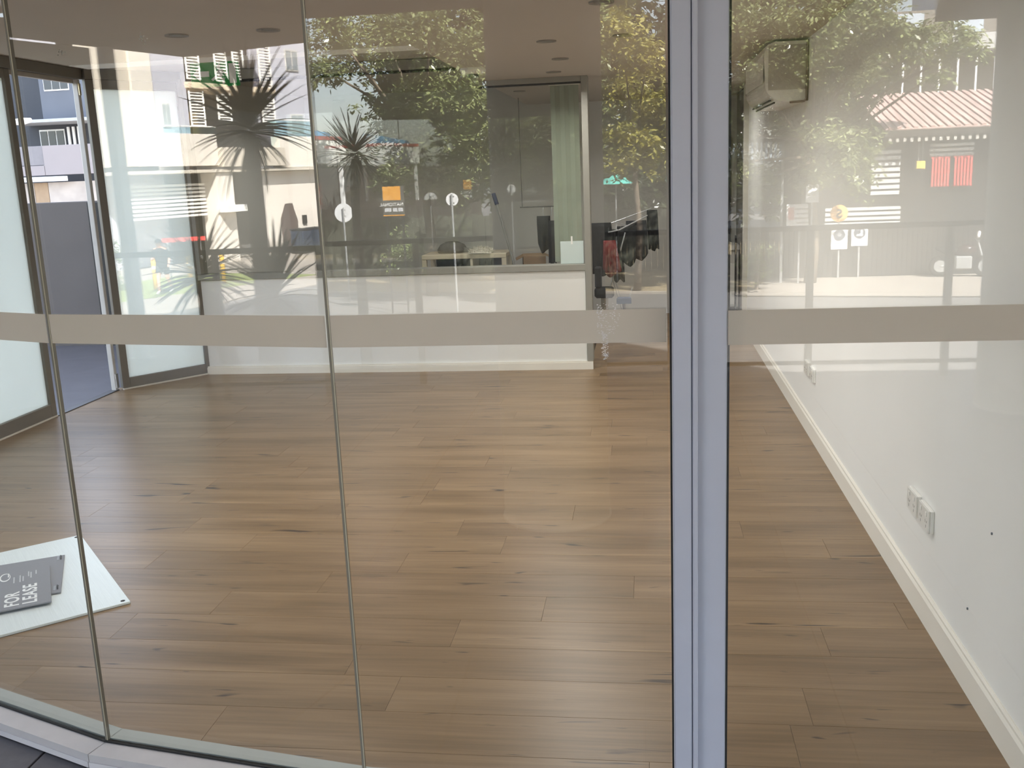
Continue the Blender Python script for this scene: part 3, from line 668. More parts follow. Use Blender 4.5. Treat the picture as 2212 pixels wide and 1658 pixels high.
tag(MB().prism([(-34, -12), (-17.6, -12), (-17.6, -40), (-34, -40)], GZ-.03, GZ-.005).build('footpath', M_CONC), kind='structure')
tag(MB().prism([(-24.5, -14.5), (-20.6, -14.5), (-19.4, -21.5), (-24.5, -21.5)], GZ-.02, GZ+.01).build('lawn', M_LAWN), kind='structure')

# ---- round columns, corner post, blade wall and railing of the terrace
M_COLUMN = mat('column_paint', srgb(226, 220, 210), .7)
def column(x, y, label):
    o = empty('round_column', (x, y, -.0495), 0, label, 'column', 'round columns on the terrace')
    MB().lathe([(.225, .0), (.225, 2.5495)], 40).build('shaft', M_COLUMN, o, True)
    MB().lathe([(.232, 0), (.232, .012), (.226, .016)], 40).build('base_ring', M_COLUMN, o)
column(-.385, .03, 'round pale column beside the camera, mirrored left of the mullion'); column(2.125, -1.95, 'round white column mirrored at the right edge of the glass')
ps = empty('corner_post', (-6.03, -2.25, -.0495), 0, 'slim white post at the terrace corner under the soffit', 'post')
MB().box(-.05, .05, -.05, .05, 0, 2.549, None, .006).build('shaft', M_WHITE, ps); MB().box(-.08, .08, -.08, .08, 0, .012).build('foot_plate', M_ALU, ps)
tag(MB().box(-6.3, -6.09, -2.15, 2.6, -.05, 2.49).build('wall_blade', mat('darkened_blade_render', srgb(62, 60, 58), .85)), kind='structure')  # blade wall colour darkened to keep its reflection dim
M_RAIL = mat('charcoal_rail', srgb(46, 46, 48), .5)
rl = empty('railing', (0, 0, -.05), 0, 'charcoal metal terrace railing mirrored in the glass', 'railing')
RP = [(-4.75, -.95), (-3.5, -1.55), (-2.45, -2.62), (.2, -2.78), (4.6, -2.86)]
for a, b in zip(RP[:-1], RP[1:]):
    d = Vector((b[0]-a[0], b[1]-a[1])); n_ = max(1, round(d.length/.9)); an = math.atan2(d.y, d.x)
    MB().box(0, d.length, -.022, .022, .985, 1.02, None, .004).build('top_rail', M_RAIL, rl, loc=(*a, 0), rot=(0, 0, an))
    MB().box(0, d.length, -.012, .012, .09, .115).build('bottom_rail', M_RAIL, rl, loc=(*a, 0), rot=(0, 0, an))
    for i in range(n_):
        p = Vector(a)+d*(i/n_); MB().box(-.022, .022, -.022, .022, 0, .984).build('post', M_RAIL, rl, loc=(p.x, p.y, 0), rot=(0, 0, an))

# ---- yuccas
def blade(L_, wd, droop):
    mb = MB(); k = 7; vs = []; fs = []
    for i in range(k+1):
        t = i/k; x = L_*t; z = -droop*L_*t*t; w_ = wd*(.55+.45*math.sin(min(1, t*2.2)*math.pi/2))*(1-t**2.2)
        vs += [(x, -w_, z+.25*w_), (x, 0, z), (x, w_, z+.25*w_)]
    for i in range(k):
        a = i*3; fs += [(a, a+1, a+4, a+3), (a+1, a+2, a+5, a+4)]
    vs += [(x, y, z-.003) for x, y, z in vs[:]]; n0 = (k+1)*3
    fs += [tuple(reversed([j+n0 for j in f])) for f in fs[:]]
    return mb.add(vs, fs).mesh('leaf')
M_YUC = leaf_mat('yucca_leaf', (.03, .05, .025), (.07, .11, .05)); M_TRUNK = mat('yucca_trunk', srgb(92, 84, 74), .9, 0, .25, 12, .4)
YB = [blade(.58, .022, .12), blade(.54, .02, .3), blade(.46, .02, .55)]
for m_ in YB: m_.materials.append(M_YUC)
def yucca(x, y, zb, crowns, label, sc=1., nl=95):
    o = empty('yucca', (x, y, zb), 0, label, 'yucca', 'yuccas outside the shop'); rg = random.Random(int(abs(x*100)))
    for ci, (dx, dy, dz, s) in enumerate(crowns):
        b0 = (0, 0, -.02) if ci == 0 else (dx*.15, dy*.15, dz*.35)
        MB().tube([b0, (dx*.6, dy*.6, (b0[2]+dz)*.5), (dx, dy, dz-.05)], [.085*sc, .07*sc, .055*sc], 9).build('trunk', M_TRUNK, o, True)
        for i in range(nl):
            el = R(rg.choice((rg.uniform(-50, 85), rg.uniform(-20, 60)))); az = rg.uniform(0, 2*math.pi)
            me = YB[0] if el > R(25) else (YB[1] if el > R(-10) else YB[2])
            lf = link('leaf', me, o, (dx, dy, dz + .09*math.sin(el)), (rg.uniform(-.3, .3), -el, az)); f = s*rg.uniform(.82, 1.12); lf.scale = (f, f, f)
yucca(-4.70, -2.30, GZ, [(0.04, -.02, 3.36, 1.0), (.11, -.08, 2.08, .95), (-.30, .30, 2.27, .8)], 'large dark yucca with spiky crowns mirrored in front of the apartment building', 1.1, 95)
yucca(-3.95, -9.4, GZ, [(0, 0, 3.25, 1.0)], 'smaller green yucca mirrored beside the round road sign', 1., 120)

# ---- trees
M_LEAF = leaf_mat('camphor_leaf', (.075, .10, .03), (.40, .44, .19)); M_LEAFY = leaf_mat('yellowing_leaf', (.20, .20, .04), (.50, .44, .12)); M_BARK = mat('grey_bark', srgb(112, 100, 86), .95, 0, .25, 8, .5)
M_BUSH = leaf_mat('bush_leaf', (.12, .17, .05), (.33, .40, .16))
def foliage(cl, per, size, seed, flat=.75):
    rg = random.Random(seed); V, F = [], []
    for (cx, cy_, cz, r) in cl:
        n_ = int(per*(r/.6)**2)
        tufts = [(rg.gauss(0, .5)*r, rg.gauss(0, .5)*r, rg.gauss(0, .42)*r) for _ in range(max(6, int(n_/16)))]
        for i in range(n_):
            t = rg.choice(tufts)
            px, py, pz = cx+t[0]+rg.gauss(0, .09), cy_+t[1]+rg.gauss(0, .09), cz+t[2]+rg.gauss(0, .07)-.05
            a = rg.uniform(0, 6.283); dr = rg.uniform(-.9, .15)
            d = Vector((math.cos(a)*math.cos(dr), math.sin(a)*math.cos(dr), math.sin(dr)))
            s = d.cross(Vector((rg.gauss(0, .5), rg.gauss(0, .5), 1))).normalized()
            L_ = size*rg.uniform(.7, 1.25); w_ = L_*.21; p = Vector((px, py, pz)); k0 = len(V)
            V += [p, p+d*L_*.45+s*w_, p+d*L_, p+d*L_*.45-s*w_]; F.append((k0, k0+1, k0+2, k0+3))
    return V, F
def tree(x, y, cl, label, per=1100, size=.15, m=M_LEAF, seed=1, tr=.16, z0=GZ):
    o = empty('street_tree', (x, y, z0), 0, label, 'tree', 'trees across the street')
    loc = [(a-x, b-y, c-z0, r) for a, b, c, r in cl]
    zf = min(c for _, _, c, _ in loc)*.8; zm = max(c for _, _, c, _ in loc)*.7
    mb = MB().tube([(0, 0, -.1), (.08, .05, zf*.6), (.0, .0, zf), (-.05, .08, zm)], [tr, tr*.8, tr*.7, tr*.4], 10)
    for i, (a, b, c, r) in enumerate(loc):
        f = .25 + .6*((i*37) % 10)/10; s0 = (0, 0, zf + (zm-zf)*f*.8); mb.tube([s0, (a*.5, b*.5, s0[2]+(c-s0[2])*.6), (a, b, c)], [tr*.3, tr*.2, .02], 6)
    mb.build('trunk', M_BARK, o, True)
    V, F = foliage(loc, per, size, seed); me = bpy.data.meshes.new('foliage'); me.from_pydata(V, [], F); me.materials.append(m)
    fo = link('foliage', me, o); fo['kind'] = 'stuff'; return o
T1 = [(-7.08, -19.26, 4.78, 0.66), (-6.48, -21.24, 5.11, 0.71), (-4.44, -17.61, 4.61, 0.51), (-4.52, -21.23, 4.56, 0.71), (-3.92, -18.36, 3.81, 0.53), (-5.37, -18.87, 4.34, 0.65), (-7.09, -20.68, 4.43, 0.81), (-7.23, -18.8, 3.83, 0.48), (-5.24, -19.43, 3.26, 0.88), (-3.74, -17.08, 2.84, 0.79), (-5.95, -20.35, 2.71, 0.69), (-4.74, -19.38, 2.29, 0.77), (-3.94, -18.44, 1.72, 0.74), (-4.44, -20.51, 1.2, 0.58), (-4.89, -18.32, 1.36, 0.52), (-5.81, -19.0, 1.38, 0.49)]
T2 = [(-2.84, -18.14, 4.4, 0.73), (-1.85, -18.3, 4.55, 0.73), (-2.63, -20.62, 3.96, 0.81), (-1.4, -17.37, 3.85, 0.6), (-3.33, -19.66, 2.66, 0.89), (-2.65, -20.24, 2.12, 0.91), (-1.56, -17.81, 2.97, 0.82), (-1.35, -17.21, 1.99, 0.6), (-2.25, -18.2, 1.25, 0.63), (-3.21, -19.92, 1.05, 0.56), (-1.01, -19.49, 4.47, 0.66)]
T3 = [(-0.45, -17.35, 4.16, 0.5), (0.11, -18.03, 3.66, 0.52), (-0.43, -20.57, 3.1, 0.69), (0.32, -19.58, 2.79, 0.55), (-0.39, -17.38, 2.04, 0.4), (0.1, -18.91, 1.66, 0.48), (-0.64, -19.12, 1.49, 0.38)]
T4 = [(2.32, -21.31, 4.7, 0.71), (2.93, -19.37, 4.21, 0.77), (2.56, -21.46, 3.97, 0.6), (3.41, -17.43, 4.11, 0.7), (4.67, -19.8, 4.46, 0.78), (4.49, -18.76, 3.58, 0.53), (4.36, -20.68, 3.69, 0.69), (4.93, -17.86, 3.9, 0.61), (6.06, -20.99, 3.93, 0.47), (6.18, -19.52, 3.9, 0.55), (7.11, -21.13, 3.99, 0.47), (6.95, -19.22, 3.63, 0.38), (3.29, -19.01, 3.29, 0.75), (4.36, -20.62, 3.07, 0.81), (5.37, -21.5, 3.19, 0.6), (2.29, -18.73, 3.03, 0.48), (3.44, -21.43, 2.64, 0.71), (4.28, -21.25, 2.27, 0.71), (3.91, -17.87, 1.68, 0.72), (4.77, -19.81, 1.48, 0.5), (4.88, -20.24, 0.85, 0.45), (3.65, -21.31, 1.98, 0.47), (2.76, -20.07, 1.04, 0.39), (5.86, -17.67, 2.99, 0.22), (2.15, -19.31, 1.98, 0.33), (2.06, -19.29, 1.38, 0.33), (3.68, -19.32, 1.11, 0.44)]
tree(-5.4, -20.6, T1, 'broad leafy street tree mirrored left of the round column', seed=1)
tree(-2.4, -20.4, T2, 'dense leafy tree mirrored behind the round column', seed=2)
tree(-.2, -20.3, T3, 'slender yellowing tree mirrored just left of the mullion', seed=3, m=M_LEAFY, tr=.1)
tree(4.0, -21.0, T4, 'wide spreading tree mirrored above the rusty roofed house', seed=4)
rg = random.Random(9)
M_LEAFD = leaf_mat('shade_dark_leaf', (.02, .032, .012), (.07, .09, .03))  # background foliage carries crown shade in its dark colour
for i, (x, y, n_) in enumerate(((-11.5, -34, 8), (-7.0, -34.5, 28), (-2.6, -34, 32), (1.6, -34.5, 32), (5.9, -34, 28))):
    cl = []
    for k_ in range(n_):
        lo = .2 if i > 0 else 0
        cl.append((x+rg.uniform(-2.1, 2.1), y+rg.gauss(0, .6), rg.uniform(lo, 9.0 if i > 0 else 2.2), rg.uniform(.9, 1.3)))
    tree(x, y, cl, ('low dark background tree farthest left behind the awning', 'tall dark background tree behind the broad leafy tree', 'tall dark background tree behind the dense tree', 'tall dark background tree behind the slender tree', 'tall dark background tree behind the slat screen')[i], 400, .32, m=M_LEAFD, seed=20+i, tr=.2)

# ---- road signs and small street things
M_ZINC = mat('galvanised_steel', srgb(176, 178, 178), .4, .4); M_DISC = mat('white_sign_face', srgb(236, 236, 236), .5)
def disc_sign(x, y, z, label, r=.17, ground=GZ):
    o = empty('round_sign', (x, y, ground), 0, label, 'road sign', 'round road signs on poles'); h = z-ground
    MB().tube([(0, .03, 0), (0, .03, h+.12)], .022, 8).build('pole', M_ZINC, o)
    MB().lathe([(r, -.004), (r, .004)], 32, Matrix.Translation((0, 0, h)) @ Matrix.Rotation(R(90), 4, 'X')).build('disc', M_DISC, o)
    for s in (-1, 1): MB().box(-.05, .05, .005, .012, h+s*.07-.012, h+s*.07+.012).build('bracket', M_ZINC, o)
disc_sign(-7.05, -18.9, .58, 'larger white round sign on a pole mirrored near the pane joint', .22); disc_sign(-4.10, -17.2, .84, 'smaller white round sign on a pole mirrored in front of the trees', .135)
ys = empty('yellow_signboard', (-5.42, -17.29, GZ), R(180), 'yellow topped advertising board with white lettering mirrored between the round signs', 'signboard')
MB().box(-.24, .24, -.015, .015, 2.13, 2.77, None, .003).build('board', mat('dark_board', srgb(86, 84, 78), .6), ys); MB().box(-.17, .225, -.018, -.0155, 2.47, 2.765).build('yellow_panel', mat('signal_amber', srgb(226, 158, 50), .5), ys)
for s in (-.18, .18): MB().box(s-.02, s+.02, .016, .05, 0, 2.7).build('post', M_RAIL, ys)
lettering('NATIONAL', .105, ys.matrix_basis @ Matrix.Translation((-.225, -.0175, 2.345)) @ Matrix.Rotation(R(90), 4, 'X'), M_PRINT, ys, .001)
for i, (a, b) in enumerate(((-.21, -.10), (-.08, .02), (.05, .2))): MB().box(a, b, -.0175, -.0155, 2.225, 2.305).build('fine_print', M_PRINT2, ys)
MB().box(-.24, .24, -.0175, -.0155, 2.135, 2.155).build('amber_strip', mat('signal_amber', srgb(226, 158, 50), .5), ys)
fa = empty('shop_awning', (-9.9, -25.2, GZ), R(12), 'blue and white shop awning with a red edge mirrored beside the pane joint', 'awning')
MB().box(-1.2, 1.2, -.05, 3.0, 3.4, 4.05, None, .01).build('fascia', mat('white_fascia', srgb(232, 232, 224), .6), fa); MB().box(-1.22, 1.22, -.0, 3.02, 4.06, 4.16).build('red_edge', mat('brick_red_edge', srgb(190, 70, 60), .6), fa)
MB().prism([(-1.2, 4.17), (1.2, 4.17), (1.2, 4.25), (-1.2, 4.75)], -.9, -.8, Matrix.Rotation(R(90), 4, 'X')).build('blue_gable', mat('sky_blue_panel', srgb(96, 170, 214), .6), fa)
for s in (-1.1, 1.1): MB().box(s-.05, s+.05, .1, .2, 0, 3.4).build('post', M_DISC, fa)
hut = empty('street_hut', (-7.6, -29.0, GZ), 0, 'low dark kiosk under the awning', 'kiosk'); MB().box(-2.6, 2.2, 0, 2.2, 0, 3.3, None, .01).build('wall', mat('shade_dark_brick', srgb(52, 46, 42), .9, 0, .2, 8), hut); MB().box(-.4, .3, -.02, 0, 0, 2.0).build('doorway', M_DARK2, hut)  # kiosk wall darkened in colour to stand for tree shade
ub = empty('market_umbrella', (-.74, -22.4, GZ), 0, 'turquoise umbrella mirrored beside the slender tree', 'umbrella'); MB().tube([(0, 0, 0), (0, 0, 2.7)], .02, 8).build('pole', M_ZINC, ub); MB().lathe([(.45, 2.55), (.30, 2.68), (.02, 2.8)], 10).build('canopy', mat('turquoise_canvas', srgb(96, 190, 176), .7), ub)

# ---- house with the rusty roof across the street
M_RUST = mat('rusty_corrugated_iron', srgb(196, 168, 160), .7, 0, .28, 1.2, 0, .3, (6, .6, 1)); M_HW = mat('shade_dark_weatherboard', srgb(40, 37, 34), .9, 0, .15, 3)  # house wall tone carries the eaves shade in its colour
hs = empty('house', (7.6, -22.6, GZ), 0, 'dark weatherboard house under a rusty corrugated roof mirrored at the right', 'house')
MB().box(-3.6, 6.0, -4.0, 0, 0, 3.45).build('wall', M_HW, hs)
for i in range(40): MB().box(-1.6+.198*i, -1.6+.198*i+.10, -3.5, .45, 0, .035).build('roof_rib', M_RUST, hs, loc=(0, 0, 3.74), rot=(R(-15), 0, 0))
MB().box(-1.7, 6.4, -3.5, .5, -.03, 0).build('roof_sheet', M_RUST, hs, loc=(0, 0, 3.74), rot=(R(-15), 0, 0))
MB().box(-1.7, 6.4, .35, .5, 3.42, 3.56).build('fascia', mat('dark_fascia', srgb(66, 62, 58), .8), hs)
for i in range(44): MB().box(-1.6+.17*i, -1.6+.17*i+.07, .44, .47, 3.30, 3.40).build('valance_tooth', mat('pale_valance', srgb(190, 186, 178), .7), hs)
def slats(par, x0, x1, z0, z1, n_, y, m, nm='slat'):
    for i in range(n_):
        z = z0+(z1-z0)*i/n_; MB().box(x0, x1, y, y+.03, z+.02, z+(z1-z0)/n_*.78).build(nm, m, par)
slats(hs, -1.9, -1.2, 2.0, 3.15, 8, .005, mat('pale_shutter', srgb(206, 206, 204), .7)); slats(hs, -.5, .55, 2.9, 3.25, 3, .005, mat('pale_shutter', srgb(206, 206, 204), .7))
slats(hs, -3.0, -1.15, 1.25, 1.75, 4, .005, mat('pale_shutter', srgb(206, 206, 204), .7))
M_REDP = mat('bright_red_paint', srgb(226, 74, 66), .5)
for k_, x0 in enumerate((-.48, .06)):
    o = empty('red_slatted_panel', (7.6+x0, -22.5, .57), 0, ('left red slatted panel mounted on the house wall', 'right red slatted panel mounted on the house wall')[k_], 'slatted panel', 'red slatted panels on the house')
    for i in range(6): MB().box(.02+.075*i, .02+.075*i+.045, .0, .03, .03, .70).build('slat', M_REDP, o)
    for z in (0, .35, .70): MB().box(0, .46, -.03, -.001, z, z+.04).build('cross_bar', M_REDP, o)
yb = empty('meter_box', (6.86, -22.55, 1.02), 0, 'small yellow meter box on the house wall beside the red panels', 'box'); MB().box(-.11, .11, 0, .12, 0, .2, None, .006).build('case', mat('straw_yellow', srgb(226, 200, 96), .6), yb); MB().box(-.10, .10, .121, .13, .02, .18).build('door', mat('straw_yellow', srgb(226, 200, 96), .6), yb)
for s in (-.05, .05): MB().tube([(s, .06, .2), (s, .06, .85)], .012, 6).build('conduit', M_ZINC, yb)
bf = empty('added_fence', (-16.5, -24.6, GZ), 0, 'long dark fence added behind the street trees', 'fence')  # fence added to hide the bright far ground in the mirror image
pal = MB().box(0, .165, 0, .025, .02, 1.75, None, .004).mesh('paling'); pal.materials.append(mat('green_grey_paling', srgb(72, 74, 64), .9, 0, .2, 5))
for i in range(105): link('paling', pal, bf, (.172*i, 0, .03*((i*5) % 3)))
for z in (.35, 1.35): MB().box(0, 18.06, -.06, -.001, z, z+.09).build('rail', mat('green_grey_paling', srgb(72, 74, 64), .9, 0, .2, 5), bf)
# fence and gate in front of the house
M_FEN = mat('dark_picket', srgb(48, 45, 42), .85, 0, .15, 4)
fn = empty('picket_fence', (2.2, -22.05, GZ), 0, 'dark timber paling fence along the far footpath', 'fence')
for i in range(76): MB().box(.0, .105, 0, .02, .03, 1.28+.03*((i*7) % 3)).build('paling', M_FEN, fn, loc=(.12*i, 0, 0))
for z in (.3, 1.0): MB().box(0, 9.2, -.05, -.001, z, z+.08).build('rail', M_FEN, fn)
ss = empty('slat_screen', (2.02, -21.1, GZ), 0, 'pale blue vertical slat screen mirrored right of the mullion', 'screen')
for i in range(12): MB().box(.11*i, .11*i+.05, 0, .03, 2.95, 3.42).build('slat', mat('pale_blue_slat', srgb(170, 184, 196), .6), ss)
for x in (.0, 1.3): MB().box(x-.03, x+.03, -.04, -.001, 0, 3.5).build('post', M_ZINC, ss)
MB().box(-.03, 1.33, -.04, -.001, 3.42, 3.5).build('cap_rail', M_FEN, ss)
def small_sign(x, y, z, wd, ht, m, label, build=None, nm='notice_board', cat='sign', post=True):
    o = empty(nm, (x, y, GZ), R(180), label, cat); h = z-GZ
    MB().box(-wd/2, wd/2, -.012, .012, h-ht/2, h+ht/2, None, .003).build('board', m, o)
    if post: MB().box(-.02, .02, .013, .05, 0, h+ht/2).build('post', M_ZINC, o)
    if build: build(o, h)
    return o
def s_face(o, h): lettering('S', .30, o.matrix_basis @ Matrix.Translation((0, -.0215, h-.105)) @ Matrix.Rotation(R(90), 4, 'X'), mat('olive_letter', srgb(74, 64, 42), .6), o, .002, 'CENTER', bold=.008)
o = empty('round_s_sign', (4.83, -21.95, GZ), R(180), 'round orange sign with the letter S mirrored above the railing', 'sign')
MB().lathe([(.215, -.01), (.215, .01)], 32, Matrix.Translation((0, 0, 1.62)) @ Matrix.Rotation(R(90), 4, 'X')).build('disc', mat('apricot_sign', srgb(246, 190, 110), .5), o); MB().box(-.02, .02, .011, .05, 0, 1.75).build('post', M_ZINC, o); s_face(o, 1.62)
def pict(kind):
    def f(o, h):
        MB().lathe([(.14, -.004), (.14, .004)], 28, Matrix.Translation((0, -.0165, h+.07)) @ Matrix.Rotation(R(90), 4, 'X')).build('roundel', mat('slate_roundel', srgb(86, 92, 104), .5), o)
        mw = Matrix.Translation((0, -.022, h+.07)) @ Matrix.Rotation(R(90), 4, 'X')
        if kind: MB().prism([(-.07, .07), (-.025, .07), (-.02, -.02), (.08, -.045), (.08, -.08), (-.07, -.08)], -.002, .002, mw).build('boot_symbol', M_PRINT, o)
        else: MB().lathe([(.05, -.002), (.05, .002)], 18, mw).build('head_symbol', mat('pale_symbol', srgb(150, 154, 160), .5), o)
        for i in range(2): MB().box(-.12, .12, -.0145, -.0125, h-.22+.07*i, h-.18+.07*i).build('text_bar', M_PRINT2, o)
    return f
small_sign(4.84, -21.9, -.58, .40, .58, M_DISC, 'white safety notice with a round head symbol under the orange sign', pict(0)); small_sign(5.33, -21.9, -.54, .40, .52, M_DISC, 'white safety notice with a boot symbol beside the other notice', pict(1))
def wb(o, h):
    for i in range(5): MB().box(-.26, .12-.05*(i % 2), -.0145, -.0125, h-.3+.11*i, h-.26+.11*i).build('text_bar', mat('grey_print', srgb(150, 146, 140), .6), o)
    MB().box(.13, .27, -.0145, -.0125, h-.1, h+.2).build('photo_patch', mat('pink_print', srgb(214, 150, 140), .6), o)
small_sign(3.72, -20.95, .05, .62, .55, M_DISC, 'white real estate style board with printed lines mirrored in front of the fence', wb); small_sign(3.95, -20.6, .62, .30, .5, M_DISC, 'narrow white notice above the printed board', None)
cn = empty('traffic_cone', (1.9, -13.3, GZ+.0), 0, 'orange traffic cone mirrored low beside the mullion', 'traffic cone'); MB().box(-.16, .16, -.16, .16, -.03, .03, None, .01).build('base', M_DARK2, cn); MB().lathe([(.08, .031), (.02, .45), (.015, .46)], 20).build('cone', mat('cone_orange', srgb(232, 84, 50), .5), cn, True); MB().lathe([(.0665, .14), (.050, .25)], 20).build('band', M_DISC, cn, True)
# motorbike in front of the fence
mo = empty('motorbike', (7.7, -21.5, GZ), R(8), 'motorbike parked in front of the fence under the red panels', 'motorbike')
for x in (-.5, .5):
    mb = MB(); ring_ = [(x+.22*math.cos(t*math.pi/9), 0, .27+.22*math.sin(t*math.pi/9)) for t in range(19)]; mb.tube(ring_, .05, 8, False); mb.build('wheel', M_DARK, mo, True); MB().lathe([(.15, -.015), (.15, .015)], 16, Matrix.Translation((x, 0, .27)) @ Matrix.Rotation(R(90), 4, 'X')).build('rim', M_ZINC, mo)
MB().tube([(.5, 0, .27), (.36, 0, .72), (.33, 0, .82)], .03, 8).build('fork', M_ZINC, mo); MB().tube([(.30, -.3, .9), (.33, 0, .84), (.30, .3, .9)], .018, 8).build('handlebar', M_ZINC, mo)
MB().tube([(.28, 0, .68), (.05, 0, .66), (-.2, 0, .60)], [.09, .14, .07], 10).build('tank', mat('dark_tank', srgb(58, 40, 38), .3), mo, True); MB().tube([(-.12, 0, .63), (-.4, 0, .66), (-.62, 0, .72)], [.08, .09, .04], 8).build('seat', M_DARK, mo, True); MB().box(-.18, .2, -.11, .11, .2, .52, None, .03).build('engine', M_ZINC, mo)
MB().tube([(.3, .12, .98), (.34, .0, 1.08), (.34, -.14, 1.06)], .04, 8).build('windscreen', M_DISC, mo, True); MB().tube([(-.5, 0, .27), (0, 0, .3)], .03, 8).build('swing_arm', M_ZINC, mo)
# long verandah building behind
vb = empty('verandah_building', (11.5, -38.1, GZ), 0, 'long grey building with a row of white verandah posts above the rusty roof', 'building')
MB().box(-5.0, 7.0, -5, 0, 0, 8.4).build('wall', mat('grey_brown_render', srgb(132, 126, 118), .9, 0, .08, 1), vb); MB().box(-5.2, 7.2, -5, 1.6, 6.72, 7.3).build('slab', mat('pale_slab', srgb(206, 206, 206), .8), vb); MB().box(-5.1, 7.1, 0, 1.5, 4.75, 4.95).build('floor_slab', M_WALLG, vb)
for i in range(15): MB().box(-4.4+.66*i, -4.4+.66*i+.07, 1.3, 1.38, 4.96, 6.71).build('post', M_DISC, vb)
for i in range(5): MB().box(-4+2.2*i, -2.9+2.2*i, .005, .03, 7.5, 8.3).build('window', mat('pale_window', srgb(190, 200, 210), .2), vb)
tb_ = empty('tower_block', (19, -47, GZ), 0, 'pale apartment tower with blue balconies at the top right', 'building'); MB().box(-5, 6, -6, 0, 0, 14).build('wall', mat('pale_lilac_render', srgb(196, 198, 206), .9), tb_)
for z in (7.5, 9.8, 12.1):
    MB().box(-4.8, 5.8, .0, .9, z, z+.18).build('balcony_slab', M_DISC, tb_); MB().box(-4.8, 5.8, .86, .9, z+.2, z+1.0).build('balustrade', M_GLASS_FAR, tb_)
    for i in range(5): MB().box(-4.4+2.1*i, -3.0+2.1*i, .005, .03, z+.25, z+1.9).build('window', mat('blue_window', srgb(130, 160, 190), .2), tb_)

# ---- apartment building mirrored in the curved pane (local x runs along its front, y points to the street)
K = 40/28
def zf_(z): return 1.4+K*(z-1.4)-GZ
ap = empty('apartment_building', (-27.0, -25.26, GZ), R(-90), 'sunlit apartment building with white louvred screens mirrored in the curved glass', 'building')
M_LAV = mat('lavender_grey_render', srgb(204, 204, 214), .9, 0, .06, .8); M_CREAM = mat('cream_render', srgb(240, 232, 220), .9, 0, .03, 1); M_BEI = mat('beige_render', srgb(214, 204, 188), .9, 0, .03, 1); M_SHAD = mat('painted_recess_shade', srgb(104, 102, 100), .9); M_WH = mat('bright_white_metal', srgb(248, 246, 240), .5)  # M_SHAD puts the shade of the recesses into the colour
def A(nm, s0, s1, y0, y1, z0, z1, m, par=ap): return MB().box(K*s0, K*s1, y0, y1, zf_(z0), zf_(z1), None, .01).build(nm, m, par)
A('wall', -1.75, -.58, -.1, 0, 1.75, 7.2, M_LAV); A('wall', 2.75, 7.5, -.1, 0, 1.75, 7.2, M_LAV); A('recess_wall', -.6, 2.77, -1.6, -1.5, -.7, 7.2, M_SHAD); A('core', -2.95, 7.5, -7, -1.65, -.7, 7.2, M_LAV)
A('pilaster', -2.95, -2.44, -2.5, .02, 1.86, 7.2, M_BEI); A('pilaster', -2.43, -1.76, -2.5, .10, 1.86, 7.2, M_CREAM)
for (s0, s1, z0, z1) in ((-.56, -.08, 4.02, 5.0), (.48, .94, 4.02, 5.1), (1.18, 1.60, 3.95, 5.1), (2.22, 2.72, 3.95, 5.2), (-.56, -.05, 2.85, 3.75), (.45, .95, 3.0, 3.75), (2.2, 2.74, 3.0, 3.75)):
    nn = max(4, int((z1-z0)/.075)); pa = A('louvre_frame', s0, s0+.03, .02, .1, z0, z1, M_WH); A('louvre_frame', s1-.03, s1, .02, .1, z0, z1, M_WH)
    for i in range(nn): z = z0+(z1-z0)*i/nn; A('louvre', s0+.032, s1-.032, .03, .07, z, z+(z1-z0)/nn*.55, M_WH)
A('slab_edge', -.62, 2.76, -1.5, .18, 3.80, 3.95, mat('cream_slab_edge', srgb(250, 228, 200), .8)); A('slab_edge', -.62, 2.76, -1.5, .18, 5.3, 5.5, M_CREAM)
def window(s0, s1, z0, z1):
    fr = A('window', s0, s1, .005, .05, z0, z1, M_WALLG); w3 = (s1-s0)
    for i in range(2): MB().box(K*(s0+w3*(.06+.48*i)), K*(s0+w3*(.46+.48*i)), .051, .06, zf_(z0)+.06, zf_(z1)-.06).build('pane', mat('dull_window_pane', srgb(150, 156, 160), .15), fr)
window(-1.51, -1.25, 2.81, 3.4); window(3.4, 3.97, 4.49, 5.09); window(3.44, 4.0, 2.75, 3.28); window(4.9, 5.4, 4.4, 5.0)
A('parapet', -1.80, .0, .0, .45, 1.84, 2.64, M_CREAM); A('parapet', 2.5, 7.5, .0, .45, 1.75, 2.62, M_CREAM); A('parapet', .0, 2.5, -.2, .7, 1.8, 2.3, M_BEI)
A('balustrade', 2.1, 7.5, .40, .43, 2.63, 3.05, M_GLASS_FAR); A('handrail', 2.1, 7.5, .39, .45, 3.06, 3.09, M_WH); A('balustrade', -1.8, .0, .40, .43, 2.65, 2.80, M_GLASS_FAR); A('handrail', -1.8, .0, .39, .45, 2.81, 2.84, M_WH)
A('door_panel', .3, .72, -1.45, -1.4, 2.32, 3.3, mat('amber_door', srgb(240, 200, 120), .6)); A('soffit_panel', -3.2, 7.5, -1.5, .6, 1.66, 1.74, M_BEI)
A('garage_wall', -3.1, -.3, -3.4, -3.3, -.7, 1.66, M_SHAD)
for i in range(9): A('garage_slat', -2.95, -.28, -.06, .0, .56+.098*i, .56+.098*i+.058, M_WH)
A('entry_wall', 1.75, 5.5, -.3, .2, -1.0, 1.65, M_CREAM); A('entry_pier', -.2, .42, -.3, .5, -1.0, 1.65, M_CREAM); A('entry_recess', .44, 1.74, -1.3, -1.2, -1.0, 1.65, mat('grey_entry', srgb(130, 128, 122), .9))
